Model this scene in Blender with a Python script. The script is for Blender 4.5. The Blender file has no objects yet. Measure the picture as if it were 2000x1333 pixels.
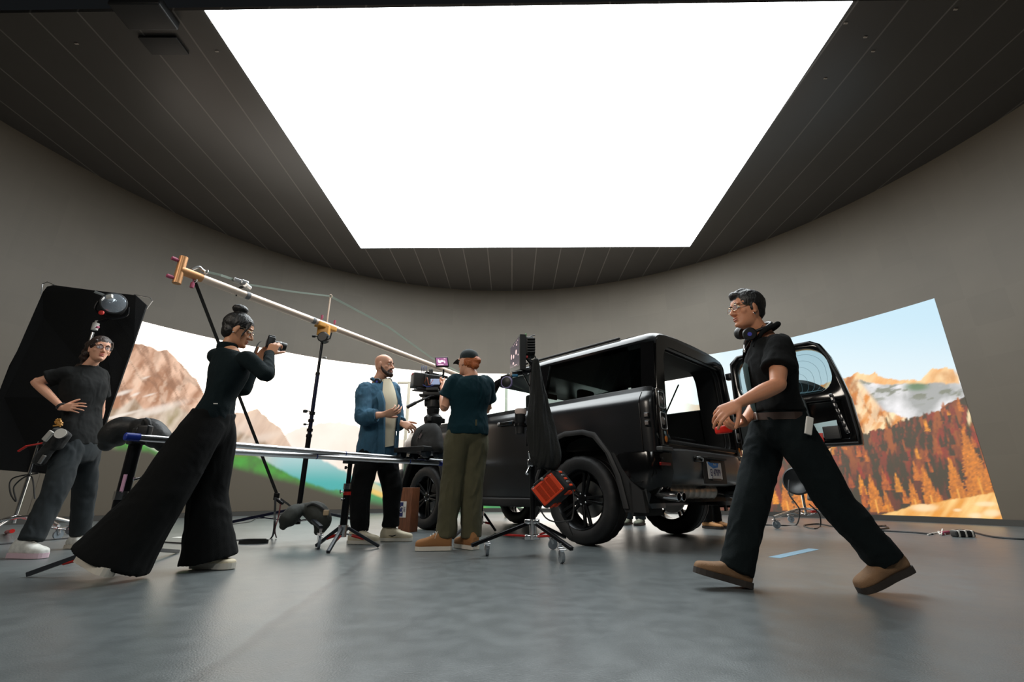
import bpy, bmesh, math, random
import numpy as np
from mathutils import Vector as V, Matrix as M
R_ = math.radians
F = 885.0; PITCH = math.atan((962 - 666.5) / F); CH = 0.47
CC, SS = math.cos(PITCH), math.sin(PITCH)
scene = bpy.context.scene
COL = scene.collection
rng = random.Random(7)

def ray(px, py):
    u = (px - 1000) / F; v = (666.5 - py) / F
    return V((u, CC - v * SS, SS + v * CC))
def P(px, py, Y):                       # point of the photo at world depth Y
    d = ray(px, py); return V((0, 0, CH)) + d * (Y / d.y)
def PZ(px, py, z=0.0):                  # point of the photo at height z
    d = ray(px, py); return V((0, 0, CH)) + d * ((z - CH) / d.z)
def proj(X, Y, Z):
    z = Z - CH; f = Y * CC + z * SS; u = -Y * SS + z * CC
    return 1000 + F * X / f, 666.5 - F * u / f

# ------------------------------------------------------------------ materials
def mat(name, col, rough=.6, metal=0., bump=0., bscale=200., var=0., vscale=8., emit=None, estr=1., trans=0., spec=.5, coat=0., alpha=1., sheen=0., stretch=None):
    m = bpy.data.materials.new(name); m.use_nodes = True
    nt = m.node_tree; b = nt.nodes['Principled BSDF']
    c = tuple(col) + (1.,)
    b.inputs['Base Color'].default_value = c
    b.inputs['Roughness'].default_value = rough
    b.inputs['Metallic'].default_value = metal
    b.inputs['Specular IOR Level'].default_value = spec
    b.inputs['Transmission Weight'].default_value = trans
    b.inputs['Coat Weight'].default_value = coat
    b.inputs['Alpha'].default_value = alpha
    b.inputs['Sheen Weight'].default_value = sheen
    if emit is not None:
        b.inputs['Emission Color'].default_value = tuple(emit) + (1.,)
        b.inputs['Emission Strength'].default_value = estr
    tc = None
    if bump or var:
        tc = nt.nodes.new('ShaderNodeTexCoord')
        src = tc.outputs['Object']
        if stretch:
            mp = nt.nodes.new('ShaderNodeMapping'); mp.inputs['Scale'].default_value = stretch
            nt.links.new(src, mp.inputs['Vector']); src = mp.outputs['Vector']
    if var:
        n = nt.nodes.new('ShaderNodeTexNoise'); n.inputs['Scale'].default_value = vscale; n.inputs['Detail'].default_value = 5
        nt.links.new(src, n.inputs['Vector'])
        r = nt.nodes.new('ShaderNodeValToRGB')
        r.color_ramp.elements[0].position = .3; r.color_ramp.elements[1].position = .7
        r.color_ramp.elements[0].color = tuple(max(0, x * (1 - var)) for x in col) + (1,)
        r.color_ramp.elements[1].color = tuple(min(1, x * (1 + var)) for x in col) + (1,)
        nt.links.new(n.outputs['Fac'], r.inputs['Fac']); nt.links.new(r.outputs['Color'], b.inputs['Base Color'])
    if bump:
        n = nt.nodes.new('ShaderNodeTexNoise'); n.inputs['Scale'].default_value = bscale; n.inputs['Detail'].default_value = 3
        nt.links.new(src, n.inputs['Vector'])
        bp = nt.nodes.new('ShaderNodeBump'); bp.inputs['Strength'].default_value = bump; bp.inputs['Distance'].default_value = .01
        nt.links.new(n.outputs['Fac'], bp.inputs['Height']); nt.links.new(bp.outputs['Normal'], b.inputs['Normal'])
    return m
def s2l(r, g, b):                       # sRGB 0-255 to linear
    f = lambda x: (x / 255 / 12.92) if x <= 10.3 else (((x / 255) + .055) / 1.055) ** 2.4
    return (f(r), f(g), f(b))

BLACK = mat('black_plastic', s2l(26, 27, 28), .45, bump=.05)
BLACKM = mat('black_metal', s2l(24, 25, 28), .32, metal=.6)
DARKMETAL = mat('dark_paint', s2l(42, 46, 52), .35, metal=.3)
CHROME = mat('chrome', (.75, .75, .76), .16, metal=1.)
ALU = mat('brushed_aluminium', (.66, .67, .69), .3, metal=1., bump=.05, bscale=400)
STEEL = mat('dull_steel', (.5, .5, .5), .38, metal=1.)
RED = mat('red_paint', s2l(190, 34, 26), .4)
ORANGE = mat('orange_plastic', s2l(226, 70, 30), .42, bump=.03)
BLUE = mat('blue_plastic', s2l(20, 50, 150), .45)
YELLOW = mat('yellow_paint', s2l(200, 150, 60), .5)
PINK = mat('pink_knob', s2l(180, 80, 110), .5)
CLOTHBLK = mat('black_cloth', s2l(22, 23, 23), .9, bump=.3, bscale=300, sheen=.15)
RUBBER = mat('rubber', s2l(23, 23, 24), .6, bump=.15, bscale=60)
WHITEP = mat('white_paint', s2l(215, 212, 205), .5)
CASTER = mat('caster_wheel', s2l(122, 130, 136), .35)

# ------------------------------------------------------------------ meshes
class MB:
    def __init__(s): s.v = []; s.f = []
    def add(s, vs, fs):
        o = len(s.v); s.v += [tuple(x) for x in vs]; s.f += [tuple(i + o for i in f) for f in fs]; return s
    def box(s, c, d, rot=None, bev=0.):
        c = V(c); hx, hy, hz = d[0] / 2, d[1] / 2, d[2] / 2
        bm = bmesh.new(); bmesh.ops.create_cube(bm, size=1)
        for q in bm.verts: q.co = V((q.co.x * d[0], q.co.y * d[1], q.co.z * d[2]))
        if bev: bmesh.ops.bevel(bm, geom=bm.edges[:], offset=min(bev, .45 * min(d)), segments=3, profile=.6, affect='EDGES')
        bm.verts.index_update()
        vs = [(rot @ q.co if rot else q.co) + c for q in bm.verts]
        fs = [[q.index for q in f.verts] for f in bm.faces]; bm.free()
        return s.add(vs, fs)
    def bar(s, a, b, w, h=None, bev=0., up=(0, 0, 1)):
        a, b = V(a), V(b); d = b - a; L = d.length; d.normalize(); u = V(up)
        if abs(d.dot(u)) > .98: u = V((0, 1, 0))
        x = d.cross(u).normalized(); z = x.cross(d).normalized()
        rot = M((x, d, z)).transposed()
        return s.box((a + b) / 2, (w, L, h or w), rot, bev)
    def tube(s, pts, r, n=10, closed=False, caps=True):
        pts = [V(p) for p in pts]; N = len(pts)
        rr = r if isinstance(r, (list, tuple)) else [r] * N
        prev = None; vs = []
        for i, p in enumerate(pts):
            if closed: t = pts[(i + 1) % N] - pts[i - 1]
            else: t = pts[min(i + 1, N - 1)] - pts[max(i - 1, 0)]
            t.normalize()
            if prev is None:
                a = V((0, 0, 1)) if abs(t.z) < .9 else V((1, 0, 0)); x = t.cross(a).normalized()
            else: x = (prev - t * prev.dot(t)).normalized()
            prev = x; y = t.cross(x)
            for k in range(n):
                a = 2 * math.pi * k / n; vs.append(p + (x * math.cos(a) + y * math.sin(a)) * rr[i])
        fs = []
        for i in range(N if closed else N - 1):
            j = (i + 1) % N
            for k in range(n):
                k2 = (k + 1) % n; fs.append((i * n + k, i * n + k2, j * n + k2, j * n + k))
        if not closed and caps: fs.append(tuple(range(n))[::-1]); fs.append(tuple((N - 1) * n + k for k in range(n)))
        return s.add(vs, fs)
    def cyl(s, a, b, r, r2=None, n=16): return s.tube([a, b], [r, r if r2 is None else r2], n)
    def lathe(s, c, axis, prof, n=32):   # prof: (radius, distance along axis); closed ends if radius 0
        c = V(c); t = V(axis).normalized(); a = V((0, 0, 1)) if abs(t.z) < .9 else V((1, 0, 0))
        x = t.cross(a).normalized(); y = t.cross(x); vs = []
        for (r, h) in prof:
            for k in range(n):
                g = 2 * math.pi * k / n; vs.append(c + t * h + (x * math.cos(g) + y * math.sin(g)) * r)
        fs = []
        for i in range(len(prof) - 1):
            for k in range(n):
                k2 = (k + 1) % n; fs.append((i * n + k, i * n + k2, (i + 1) * n + k2, (i + 1) * n + k))
        fs.append(tuple(range(n))[::-1]); fs.append(tuple((len(prof) - 1) * n + k for k in range(n)))
        return s.add(vs, fs)
    def ell(s, c, r, rot=None, n=20, m=12):
        c = V(c); vs = []; fs = []
        for i in range(m + 1):
            p = math.pi * i / m
            for k in range(n):
                a = 2 * math.pi * k / n
                q = V((r[0] * math.sin(p) * math.cos(a), r[1] * math.sin(p) * math.sin(a), r[2] * math.cos(p)))
                vs.append((rot @ q if rot else q) + c)
        for i in range(m):
            for k in range(n):
                k2 = (k + 1) % n; fs.append((i * n + k, (i + 1) * n + k, (i + 1) * n + k2, i * n + k2))
        return s.add(vs, fs)
    def prism(s, poly, ext):             # 3-D polygon extruded by a vector
        n = len(poly); e = V(ext); p = [V(q) for q in poly]
        vs = p + [q + e for q in p]
        fs = [tuple(range(n))[::-1], tuple(range(n, 2 * n))] + [(i, (i + 1) % n, n + (i + 1) % n, n + i) for i in range(n)]
        return s.add(vs, fs)
    def grid(s, rows):                   # list of equal-length rows of points
        n = len(rows[0]); vs = [p for r in rows for p in r]
        fs = [(i * n + k, i * n + k + 1, (i + 1) * n + k + 1, (i + 1) * n + k) for i in range(len(rows) - 1) for k in range(n - 1)]
        return s.add(vs, fs)
    def xf(s, mtx): s.v = [tuple(mtx @ V(q)) for q in s.v]; return s
    def build(s, name, m, parent=None, smooth=True, mods=(), fix=True):
        me = bpy.data.meshes.new(name); me.from_pydata(s.v, [], s.f)
        if fix:
            bm = bmesh.new(); bm.from_mesh(me); bmesh.ops.recalc_face_normals(bm, faces=bm.faces[:])
            if smooth:
                for e in bm.edges:
                    if len(e.link_faces) == 2 and e.calc_face_angle(0) > R_(38): e.smooth = False
                    else: e.smooth = True
            bm.to_mesh(me); bm.free()
        return link(name, me, m, parent, smooth)
def link(name, me, m, parent=None, smooth=True):
    o = bpy.data.objects.new(name, me); COL.objects.link(o)
    if m: me.materials.append(m)
    if smooth and len(me.polygons): me.polygons.foreach_set('use_smooth', [True] * len(me.polygons))
    if parent is not None:
        o.parent = parent; o.matrix_parent_inverse = MI(parent)
    return o
LOCAL = [False]
def MI(o):
    if LOCAL[0]: return M.Identity(4)
    mt = o.matrix_basis.copy(); q = o
    while q.parent is not None:
        mt = q.matrix_parent_inverse @ mt
        q = q.parent; mt = q.matrix_basis @ mt
    return mt.inverted()
def tag(o, label=None, cat=None, group=None, kind=None):
    if label: o['label'] = label
    if cat: o['category'] = cat
    if group: o['group'] = group
    if kind: o['kind'] = kind
    return o
def thing(name, label, cat, loc=(0, 0, 0), group=None):
    o = bpy.data.objects.new(name, None); COL.objects.link(o); o.empty_display_size = .1
    o.location = loc
    return tag(o, label, cat, group)
def copy_tree(o, mtx, parent=None, label=None):   # a thing with its parts and sub-parts moved by a world matrix
    c = o.copy(); COL.objects.link(c)
    if parent is None:
        c.matrix_basis = mtx @ o.matrix_basis
        if label: c['label'] = label
    else: c.parent = parent; c.matrix_parent_inverse = o.matrix_parent_inverse.copy()
    for ch in list(o.children): copy_tree(ch, mtx, c)
    return c
def catmull(pts, k=6):
    pts = [np.array(p, float) for p in pts]; out = []
    for i in range(len(pts) - 1):
        p0 = pts[max(i - 1, 0)]; p1 = pts[i]; p2 = pts[i + 1]; p3 = pts[min(i + 2, len(pts) - 1)]
        for j in range(k):
            t = j / k
            out.append(.5 * ((2 * p1) + (-p0 + p2) * t + (2 * p0 - 5 * p1 + 4 * p2 - p3) * t * t + (-p0 + 3 * p1 - 3 * p2 + p3) * t ** 3))
    out.append(pts[-1]); return out
def curve_tube(pts, r, n=8, k=6): return MB().tube(catmull([tuple(p) for p in pts], k), r, n)

def evald(me, mods):                    # mesh after modifiers, as a new mesh
    o = bpy.data.objects.new('tmp', me); COL.objects.link(o)
    for typ, kw in mods:
        md = o.modifiers.new('m', typ)
        for k, q in kw.items(): setattr(md, k, q)
    bpy.context.view_layer.update()
    dg = bpy.context.evaluated_depsgraph_get(); ev = o.evaluated_get(dg)
    out = bpy.data.meshes.new_from_object(ev); bpy.data.objects.remove(o); return out
def mesh_of(mb):
    me = bpy.data.meshes.new('x'); me.from_pydata(mb.v, [], mb.f)
    bm = bmesh.new(); bm.from_mesh(me); bmesh.ops.recalc_face_normals(bm, faces=bm.faces[:]); bm.to_mesh(me); bm.free(); return me
def carve(mb, cutters, name, m, parent=None, sharp=35, bevel=0.):
    tmp = []; mods = []
    for c in cutters:
        o = bpy.data.objects.new('cut', mesh_of(c)); COL.objects.link(o); tmp.append(o)
        mods.append(('BOOLEAN', dict(operation='DIFFERENCE', solver='EXACT', object=o)))
    if bevel: mods.append(('BEVEL', dict(width=bevel, segments=2, limit_method='ANGLE', angle_limit=R_(35))))
    me = evald(mesh_of(mb), mods)
    for o in tmp: bpy.data.objects.remove(o)
    me.materials.clear()
    bm = bmesh.new(); bm.from_mesh(me)
    for e in bm.edges: e.smooth = not (len(e.link_faces) == 2 and e.calc_face_angle(0) > R_(sharp))
    bm.to_mesh(me); bm.free()
    return link(name, me, m, parent, True)

# value noise on numpy arrays
def _h(ix, iy, iz, seed):
    n = (ix * 374761393 + iy * 668265263 + iz * 2147483647 + seed * 974711) & 0xffffffff
    n = ((n ^ (n >> 13)) * 1274126177) & 0xffffffff
    return ((n ^ (n >> 16)) & 0xffff) / 65535.
def vnoise(x, y, z=None, seed=0):
    if z is None: z = np.zeros_like(x)
    xi, yi, zi = np.floor(x).astype(np.int64), np.floor(y).astype(np.int64), np.floor(z).astype(np.int64)
    fx, fy, fz = x - xi, y - yi, z - zi
    fx, fy, fz = [f * f * (3 - 2 * f) for f in (fx, fy, fz)]
    r = 0
    for a in (0, 1):
        for b in (0, 1):
            for c in (0, 1):
                w = (fx if a else 1 - fx) * (fy if b else 1 - fy) * (fz if c else 1 - fz)
                r = r + w * _h(xi + a, yi + b, zi + c, seed)
    return r
def fbm(x, y, z=None, o=4, seed=0):
    r = 0; a = .5; t = 0
    for i in range(o):
        f = 2 ** i; r = r + a * vnoise(x * f, y * f, None if z is None else z * f, seed + i); t += a; a *= .5
    return r / t

cam = bpy.data.cameras.new('camera'); camo = bpy.data.objects.new('camera', cam); COL.objects.link(camo)
camo.location = (0, 0, CH); camo.rotation_euler = (math.pi / 2 + PITCH, 0, 0)
cam.sensor_width = 36; cam.lens = F * 36 / 2000; cam.clip_start = .05; cam.clip_end = 100
scene.camera = camo
scene.view_settings.view_transform = 'Standard'; scene.view_settings.look = 'None'
scene.view_settings.exposure = 0; scene.view_settings.gamma = 1
w = bpy.data.worlds.new('world'); scene.world = w; w.use_nodes = True
w.node_tree.nodes['Background'].inputs['Color'].default_value = (.5, .55, .6, 1)
w.node_tree.nodes['Background'].inputs['Strength'].default_value = .012
# ================================================================== the stage: floor, LED wall, LED ceiling
S = CH / .46
WC = (-.2 * S, 4.0 * S); WR = 8.0 * S; WH = 6.0 * S
def wallpt(a, z, r=WR): return V((WC[0] + r * math.sin(a), WC[1] + r * math.cos(a), z))   # a: 0 = straight ahead
def wall_hit(px, py):
    d = ray(px, py); ox, oy = -WC[0], -WC[1]
    A = d.x ** 2 + d.y ** 2; B = 2 * (ox * d.x + oy * d.y); C = ox * ox + oy * oy - WR * WR
    t = (-B + math.sqrt(B * B - 4 * A * C)) / (2 * A); p = V((0, 0, CH)) + d * t
    return math.atan2(p.x - WC[0], p.y - WC[1]), p.z

def floor_mat():
    m = mat('painted_concrete', s2l(84, 90, 93), .42, spec=.85); nt = m.node_tree; b = nt.nodes['Principled BSDF']
    N = nt.nodes.new; L = nt.links.new
    tc = N('ShaderNodeTexCoord')
    n1 = N('ShaderNodeTexNoise'); n1.inputs['Scale'].default_value = .9; n1.inputs['Detail'].default_value = 8; n1.inputs['Roughness'].default_value = .65
    n2 = N('ShaderNodeTexNoise'); n2.inputs['Scale'].default_value = 9; n2.inputs['Detail'].default_value = 6
    n3 = N('ShaderNodeTexNoise'); n3.inputs['Scale'].default_value = 160; n3.inputs['Detail'].default_value = 2
    for n in (n1, n2, n3): L(tc.outputs['Object'], n.inputs['Vector'])
    r = N('ShaderNodeValToRGB'); r.color_ramp.elements[0].position = .3; r.color_ramp.elements[1].position = .72
    r.color_ramp.elements[0].color = s2l(80, 87, 89) + (1,); r.color_ramp.elements[1].color = s2l(101, 107, 108) + (1,)
    L(n1.outputs['Fac'], r.inputs['Fac'])
    mx = N('ShaderNodeMixRGB'); mx.blend_type = 'MULTIPLY'; mx.inputs['Fac'].default_value = .35
    r2 = N('ShaderNodeValToRGB'); r2.color_ramp.elements[0].position = .38; r2.color_ramp.elements[1].position = .62
    r2.color_ramp.elements[0].color = (.62, .62, .62, 1); r2.color_ramp.elements[1].color = (1, 1, 1, 1)
    L(n2.outputs['Fac'], r2.inputs['Fac']); L(r.outputs['Color'], mx.inputs['Color1']); L(r2.outputs['Color'], mx.inputs['Color2'])
    # small dark scuffs
    v = N('ShaderNodeTexNoise'); v.inputs['Scale'].default_value = 3.2; v.inputs['Detail'].default_value = 12; v.inputs['Roughness'].default_value = .8; v.inputs['Distortion'].default_value = 1.5
    mp = N('ShaderNodeMapping'); mp.inputs['Scale'].default_value = (1, 3, 1); mp.inputs['Rotation'].default_value = (0, 0, .5)
    L(tc.outputs['Object'], mp.inputs['Vector']); L(mp.outputs['Vector'], v.inputs['Vector'])
    r3 = N('ShaderNodeValToRGB'); r3.color_ramp.elements[0].position = .66; r3.color_ramp.elements[1].position = .72
    r3.color_ramp.elements[0].color = (1, 1, 1, 1); r3.color_ramp.elements[1].color = (.45, .45, .45, 1)
    L(v.outputs['Fac'], r3.inputs['Fac'])
    m2 = N('ShaderNodeMixRGB'); m2.blend_type = 'MULTIPLY'; m2.inputs['Fac'].default_value = .8
    L(mx.outputs['Color'], m2.inputs['Color1']); L(r3.outputs['Color'], m2.inputs['Color2'])
    # one long floor joint running away to the right, the paint a little paler on its left
    ja, jb = PZ(420, 1300), PZ(715, 1092); jd = (jb - ja).normalized(); jn = V((-jd.y, jd.x, 0))
    wob = N('ShaderNodeTexNoise'); wob.inputs['Scale'].default_value = 5; wob.inputs['Detail'].default_value = 6; L(tc.outputs['Object'], wob.inputs['Vector'])
    ge = N('ShaderNodeNewGeometry')
    dt = N('ShaderNodeVectorMath'); dt.operation = 'DOT_PRODUCT'; dt.inputs[1].default_value = tuple(jn); L(ge.outputs['Position'], dt.inputs[0])
    o1 = N('ShaderNodeMath'); o1.operation = 'SUBTRACT'; o1.inputs[1].default_value = ja.dot(jn); L(dt.outputs['Value'], o1.inputs[0])
    wm = N('ShaderNodeMath'); wm.operation = 'MULTIPLY_ADD'; wm.inputs[1].default_value = .06; wm.inputs[2].default_value = -.03; L(wob.outputs['Fac'], wm.inputs[0])
    o2 = N('ShaderNodeMath'); o2.operation = 'ADD'; L(o1.outputs[0], o2.inputs[0]); L(wm.outputs[0], o2.inputs[1])
    jr = N('ShaderNodeValToRGB'); e = jr.color_ramp.elements; e[0].position = .0; e[0].color = (.93, .93, .93, 1); e[1].position = 1.; e[1].color = (1.0, 1.0, 1.0, 1)
    for p_, c_ in ((.485, .90), (.495, .66), (.503, .70), (.509, 1.12), (.53, 1.03)): q = e.new(p_); q.color = (c_, c_, c_, 1)
    mr = N('ShaderNodeMapRange'); mr.inputs['From Min'].default_value = -1.5; mr.inputs['From Max'].default_value = 1.5; L(o2.outputs[0], mr.inputs['Value']); L(mr.outputs['Result'], jr.inputs['Fac'])
    m3 = N('ShaderNodeMixRGB'); m3.blend_type = 'MULTIPLY'; m3.inputs['Fac'].default_value = 1; L(m2.outputs['Color'], m3.inputs['Color1']); L(jr.outputs['Color'], m3.inputs['Color2'])
    L(m3.outputs['Color'], b.inputs['Base Color'])
    rr = N('ShaderNodeMapRange'); rr.inputs['To Min'].default_value = .27; rr.inputs['To Max'].default_value = .42
    L(n2.outputs['Fac'], rr.inputs['Value']); L(rr.outputs['Result'], b.inputs['Roughness'])
    ad = N('ShaderNodeMath'); ad.operation = 'ADD'; L(n3.outputs['Fac'], ad.inputs[0])
    sc = N('ShaderNodeMath'); sc.operation = 'MULTIPLY'; sc.inputs[1].default_value = .35; L(n2.outputs['Fac'], sc.inputs[0]); L(sc.outputs[0], ad.inputs[1])
    bp = N('ShaderNodeBump'); bp.inputs['Strength'].default_value = .12; bp.inputs['Distance'].default_value = .01
    L(ad.outputs[0], bp.inputs['Height']); L(bp.outputs['Normal'], b.inputs['Normal'])
    return m
fl = MB(); fl.box((0, 4, -.05), (22, 22, .1)); tag(fl.build('floor', floor_mat(), smooth=False), kind='structure')

LED = (.102, .084, .062)
def led_mat(name, col, sx, sy, lines=.25, rough=.55, mort=.004):
    m = mat(name, col, rough, spec=.45); nt = m.node_tree; b = nt.nodes['Principled BSDF']; N = nt.nodes.new; L = nt.links.new
    uv = N('ShaderNodeUVMap'); uv.uv_map = 'UVMap'
    br = N('ShaderNodeTexBrick'); br.offset = 0; br.inputs['Scale'].default_value = 1; br.inputs['Mortar Size'].default_value = mort
    br.inputs['Brick Width'].default_value = sx; br.inputs['Row Height'].default_value = sy; br.inputs['Bias'].default_value = 0
    br.inputs['Color1'].default_value = tuple(c * .96 for c in col) + (1,); br.inputs['Color2'].default_value = tuple(c * 1.04 for c in col) + (1,)
    br.inputs['Mortar'].default_value = tuple(c * (1 + lines) for c in col) + (1,)
    L(uv.outputs['UV'], br.inputs['Vector'])
    n = N('ShaderNodeTexNoise'); n.inputs['Scale'].default_value = 1.3; n.inputs['Detail'].default_value = 6
    L(uv.outputs['UV'], n.inputs['Vector'])
    r = N('ShaderNodeMapRange'); r.inputs['To Min'].default_value = .88; r.inputs['To Max'].default_value = 1.12; L(n.outputs['Fac'], r.inputs['Value'])
    mx = N('ShaderNodeMixRGB'); mx.blend_type = 'MULTIPLY'; mx.inputs['Fac'].default_value = 1
    L(br.outputs['Color'], mx.inputs['Color1']); L(r.outputs['Result'], mx.inputs['Color2']); L(mx.outputs['Color'], b.inputs['Base Color'])
    return m
def uvmesh(name, verts, faces, uvs, m, smooth=True):
    me = bpy.data.meshes.new(name); me.from_pydata([tuple(v) for v in verts], [], faces)
    ul = me.uv_layers.new(name='UVMap'); 
    for lp in me.loops: ul.data[lp.index].uv = uvs[lp.vertex_index]
    return link(name, me, m, None, smooth)
# curved wall, 30 cm thick, from beside the camera on the left right round to the right
A0, A1 = R_(-118), R_(118); n = 160
vs, uv = [], []
for i in range(n + 1):
    a = A0 + (A1 - A0) * i / n
    for (r, z) in ((WR, 0), (WR, WH), (WR + .3, WH), (WR + .3, 0)): vs.append(wallpt(a, z, r)); uv.append((a * WR, z))
fs = []
for i in range(n):
    for k in range(4): fs.append((i * 4 + k, i * 4 + (k + 1) % 4, (i + 1) * 4 + (k + 1) % 4, (i + 1) * 4 + k))
fs += [(0, 1, 2, 3), (n * 4 + 3, n * 4 + 2, n * 4 + 1, n * 4)]
wl = uvmesh('wall_back', vs, fs, uv, led_mat('led_wall', LED, .5, .5, .04), smooth=False); tag(wl, kind='structure')
# base strip under the wall
vs = []; fs = []
for i in range(n + 1):
    a = A0 + (A1 - A0) * i / n
    for (r, z) in ((WR - .12, 0), (WR - .12, .085), (WR - .002, .085), (WR - .002, 0)): vs.append(wallpt(a, z, r))
for i in range(n):
    for k in range(4): fs.append((i * 4 + k, i * 4 + (k + 1) % 4, (i + 1) * 4 + (k + 1) % 4, (i + 1) * 4 + k))
b = MB(); b.add(vs, fs); tag(b.build('baseboard_back', mat('base_strip', s2l(52, 50, 46), .6), smooth=False), kind='structure')

# LED ceiling: a round deck cut straight across above the camera, with the lit field in it
YC = 3.88 * S
pc = [PZ(400, 20, WH), PZ(705, 484, WH), PZ(1347, 481, WH), PZ(1665, 2, WH)]   # corners of the lit field
def arc_poly(r):
    pts = []
    a_lim = math.acos(max(-1, (YC - WC[1]) / r)); 
    for i in range(97):
        a = -a_lim + 2 * a_lim * i / 96; pts.append(V((WC[0] + r * math.sin(a), WC[1] + r * math.cos(a), WH)))
    return pts
ap = arc_poly(WR + .05)
ap[0].y = YC + -.02; ap[-1].y = YC - .12
slope = (pc[3].y - pc[0].y) / (pc[3].x - pc[0].x)
for q in (ap[0], ap[-1]): q.y = pc[0].y + slope * (q.x - pc[0].x) + .0
bm = bmesh.new(); bot = [bm.verts.new(p) for p in ap]; top = [bm.verts.new(p + V((0, 0, .05))) for p in ap]
bm.faces.new(bot[::-1]); bm.faces.new(top)
for i in range(len(bot)): bm.faces.new((bot[i], bot[(i + 1) % len(bot)], top[(i + 1) % len(bot)], top[i]))
bmesh.ops.recalc_face_normals(bm, faces=bm.faces[:])
ul = bm.loops.layers.uv.new('UVMap')
for f in bm.faces:
    for lp in f.loops: lp[ul].uv = (lp.vert.co.x, lp.vert.co.y)
me = bpy.data.meshes.new('ceiling'); bm.to_mesh(me); bm.free()
ce = link('ceiling', me, led_mat('led_ceiling', (.05, .046, .042), .6, 30., 1.6, .36, .012), None, False); tag(ce, kind='structure')
PAN = 7.6
pm = MB(); pm.prism([p - V((0, 0, .012)) for p in pc], (0, 0, .011))
panel = pm.build('ceiling_screen', mat('lit_field', (.02, .02, .02), .4, emit=(.93, .985, 1.0), estr=PAN), smooth=False)
tag(panel, 'huge glowing white field of the screen ceiling above the stage', 'ceiling screen')
# warehouse above and behind the stage: dark deck, truss and hanging wires just in front of the LED ceiling's edge
rf = MB(); rf.box((0, -1.0, 9.2), (26, 12, .1)); tag(rf.build('ceiling_roof', mat('black_roof', s2l(18, 24, 26), .8), smooth=False), kind='structure')
for j, (yy, zz) in enumerate(((3.35, 6.95), (2.75, 7.3))):
    t = MB()
    for dy in (0, .3):
        for dz in (0, .3): t.cyl((-9, yy + dy, zz + dz), (9, yy + dy, zz + dz), .025, n=8)
    for i in range(60):
        x = -9 + i * .3
        t.cyl((x, yy, zz), (x + .3, yy, zz + .3), .01, n=6); t.cyl((x, yy, zz), (x + .3, yy + .3, zz), .01, n=6)
        if i % 4 == 0: t.cyl((x, yy + .15, zz), (x, yy + .15, 9.16), .006, n=6)
    tag(t.build('lighting_truss', mat('truss_metal', s2l(70, 92, 98), .4, metal=.5)), ['grey lattice truss crossing at the very top edge, just past the screen ceiling', 'grey lattice truss behind and above the front truss, farther from the screen ceiling'][j], 'truss', 'trusses above the stage')
bx = MB(); c = PZ(283, 26, WH - .05); bx.box((c.x, c.y, WH - .06), (.62, .34, .12), bev=.02)
bx.box((c.x - .1, c.y + .45, WH - .02), (.5, .25, .03), bev=.005)
tag(bx.build('ceiling_unit', BLACK), 'black box unit hanging under the screen ceiling at upper left', 'ceiling unit')
for j, (x, y) in enumerate(((415, 43), (424, 100), (150, 85), (1652, 45), (1690, 72), (1705, 100), (1612, 153), (1866, 18))):
    c = PZ(x, y, WH); q = MB(); q.box((c.x, c.y, WH - .006), (.045, .02, .008)); 
    tag(q.build('ceiling_tag', mat('tag_grey', s2l(150, 140, 130), .6), smooth=False), 'tiny pale tag stuck to the dark screen ceiling beside its glowing field', 'tag', 'tiny pale tags on the ceiling')
# ================================================================== the picture shown on the curved LED wall
def interp(pts, x): 
    pts = sorted(pts); return np.interp(x, [p[0] for p in pts], [p[1] for p in pts])
TOP = [(-60, 560), (180, 606), (277, 628), (432, 665), (546, 686), (640, 703), (727, 714), (800, 723), (881, 729), (947, 730), (1060, 731), (1160, 728), (1270, 715), (1378, 694), (1438, 684), (1544, 660), (1720, 614), (1825, 583)]
tp = sorted(wall_hit(*p) for p in TOP)
aR = (wall_hit(1825, 583)[0] + wall_hit(1960, 1020)[0]) / 2
aL = wall_hit(150, 700)[0]
NC, NR = 820, 230
A = np.linspace(aL, aR, NC)
ztop = np.interp(A, [p[0] for p in tp], [p[1] for p in tp])
rr = WR - .004
T = np.linspace(0, 1, NR)
zb = .088
ZZ = zb + (ztop[None, :] - zb) * T[:, None]
a_top = wall_hit(1825, 583)[0]; a_bot = wall_hit(1960, 1020)[0]
AA = A[None, :] + ((A[None, :] - aL) / (aR - aL)) * ((a_bot - aR) + (a_top - a_bot) * T[:, None])
XX = WC[0] + rr * np.sin(AA); YY = WC[1] + rr * np.cos(AA)
zc = ZZ - CH; fd = YY * CC + zc * SS; PX = 1000 + F * XX / fd; PYY = 666.5 - F * (-YY * SS + zc * CC) / fd
def C(r, g, b): return np.array(s2l(r, g, b))
def sm(e0, e1, x): t = np.clip((x - e0) / (e1 - e0), 0, 1); return t * t * (3 - 2 * t)
IMG = np.zeros(PX.shape + (3,))
def put(mask, col):
    global IMG
    m = mask[..., None] if mask.ndim == 2 else mask
    IMG = IMG * (1 - m) + m * col
def below(line, soft=1.2, x=None, y=None, jit=0, js=8., seed=0):
    x = PX; yl = interp(line, x)
    if jit: yl = yl + (fbm(x / js, x * 0 + 3.3, o=4, seed=seed) - .5) * 2 * jit
    return sm(-soft, soft, PYY - yl)
def inx(a, b, s=2.): return sm(a - s, a + s, PX) * (1 - sm(b - s, b + s, PX))
def mixc(t, a, b): return a * (1 - t[..., None]) + b * t[..., None]
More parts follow.
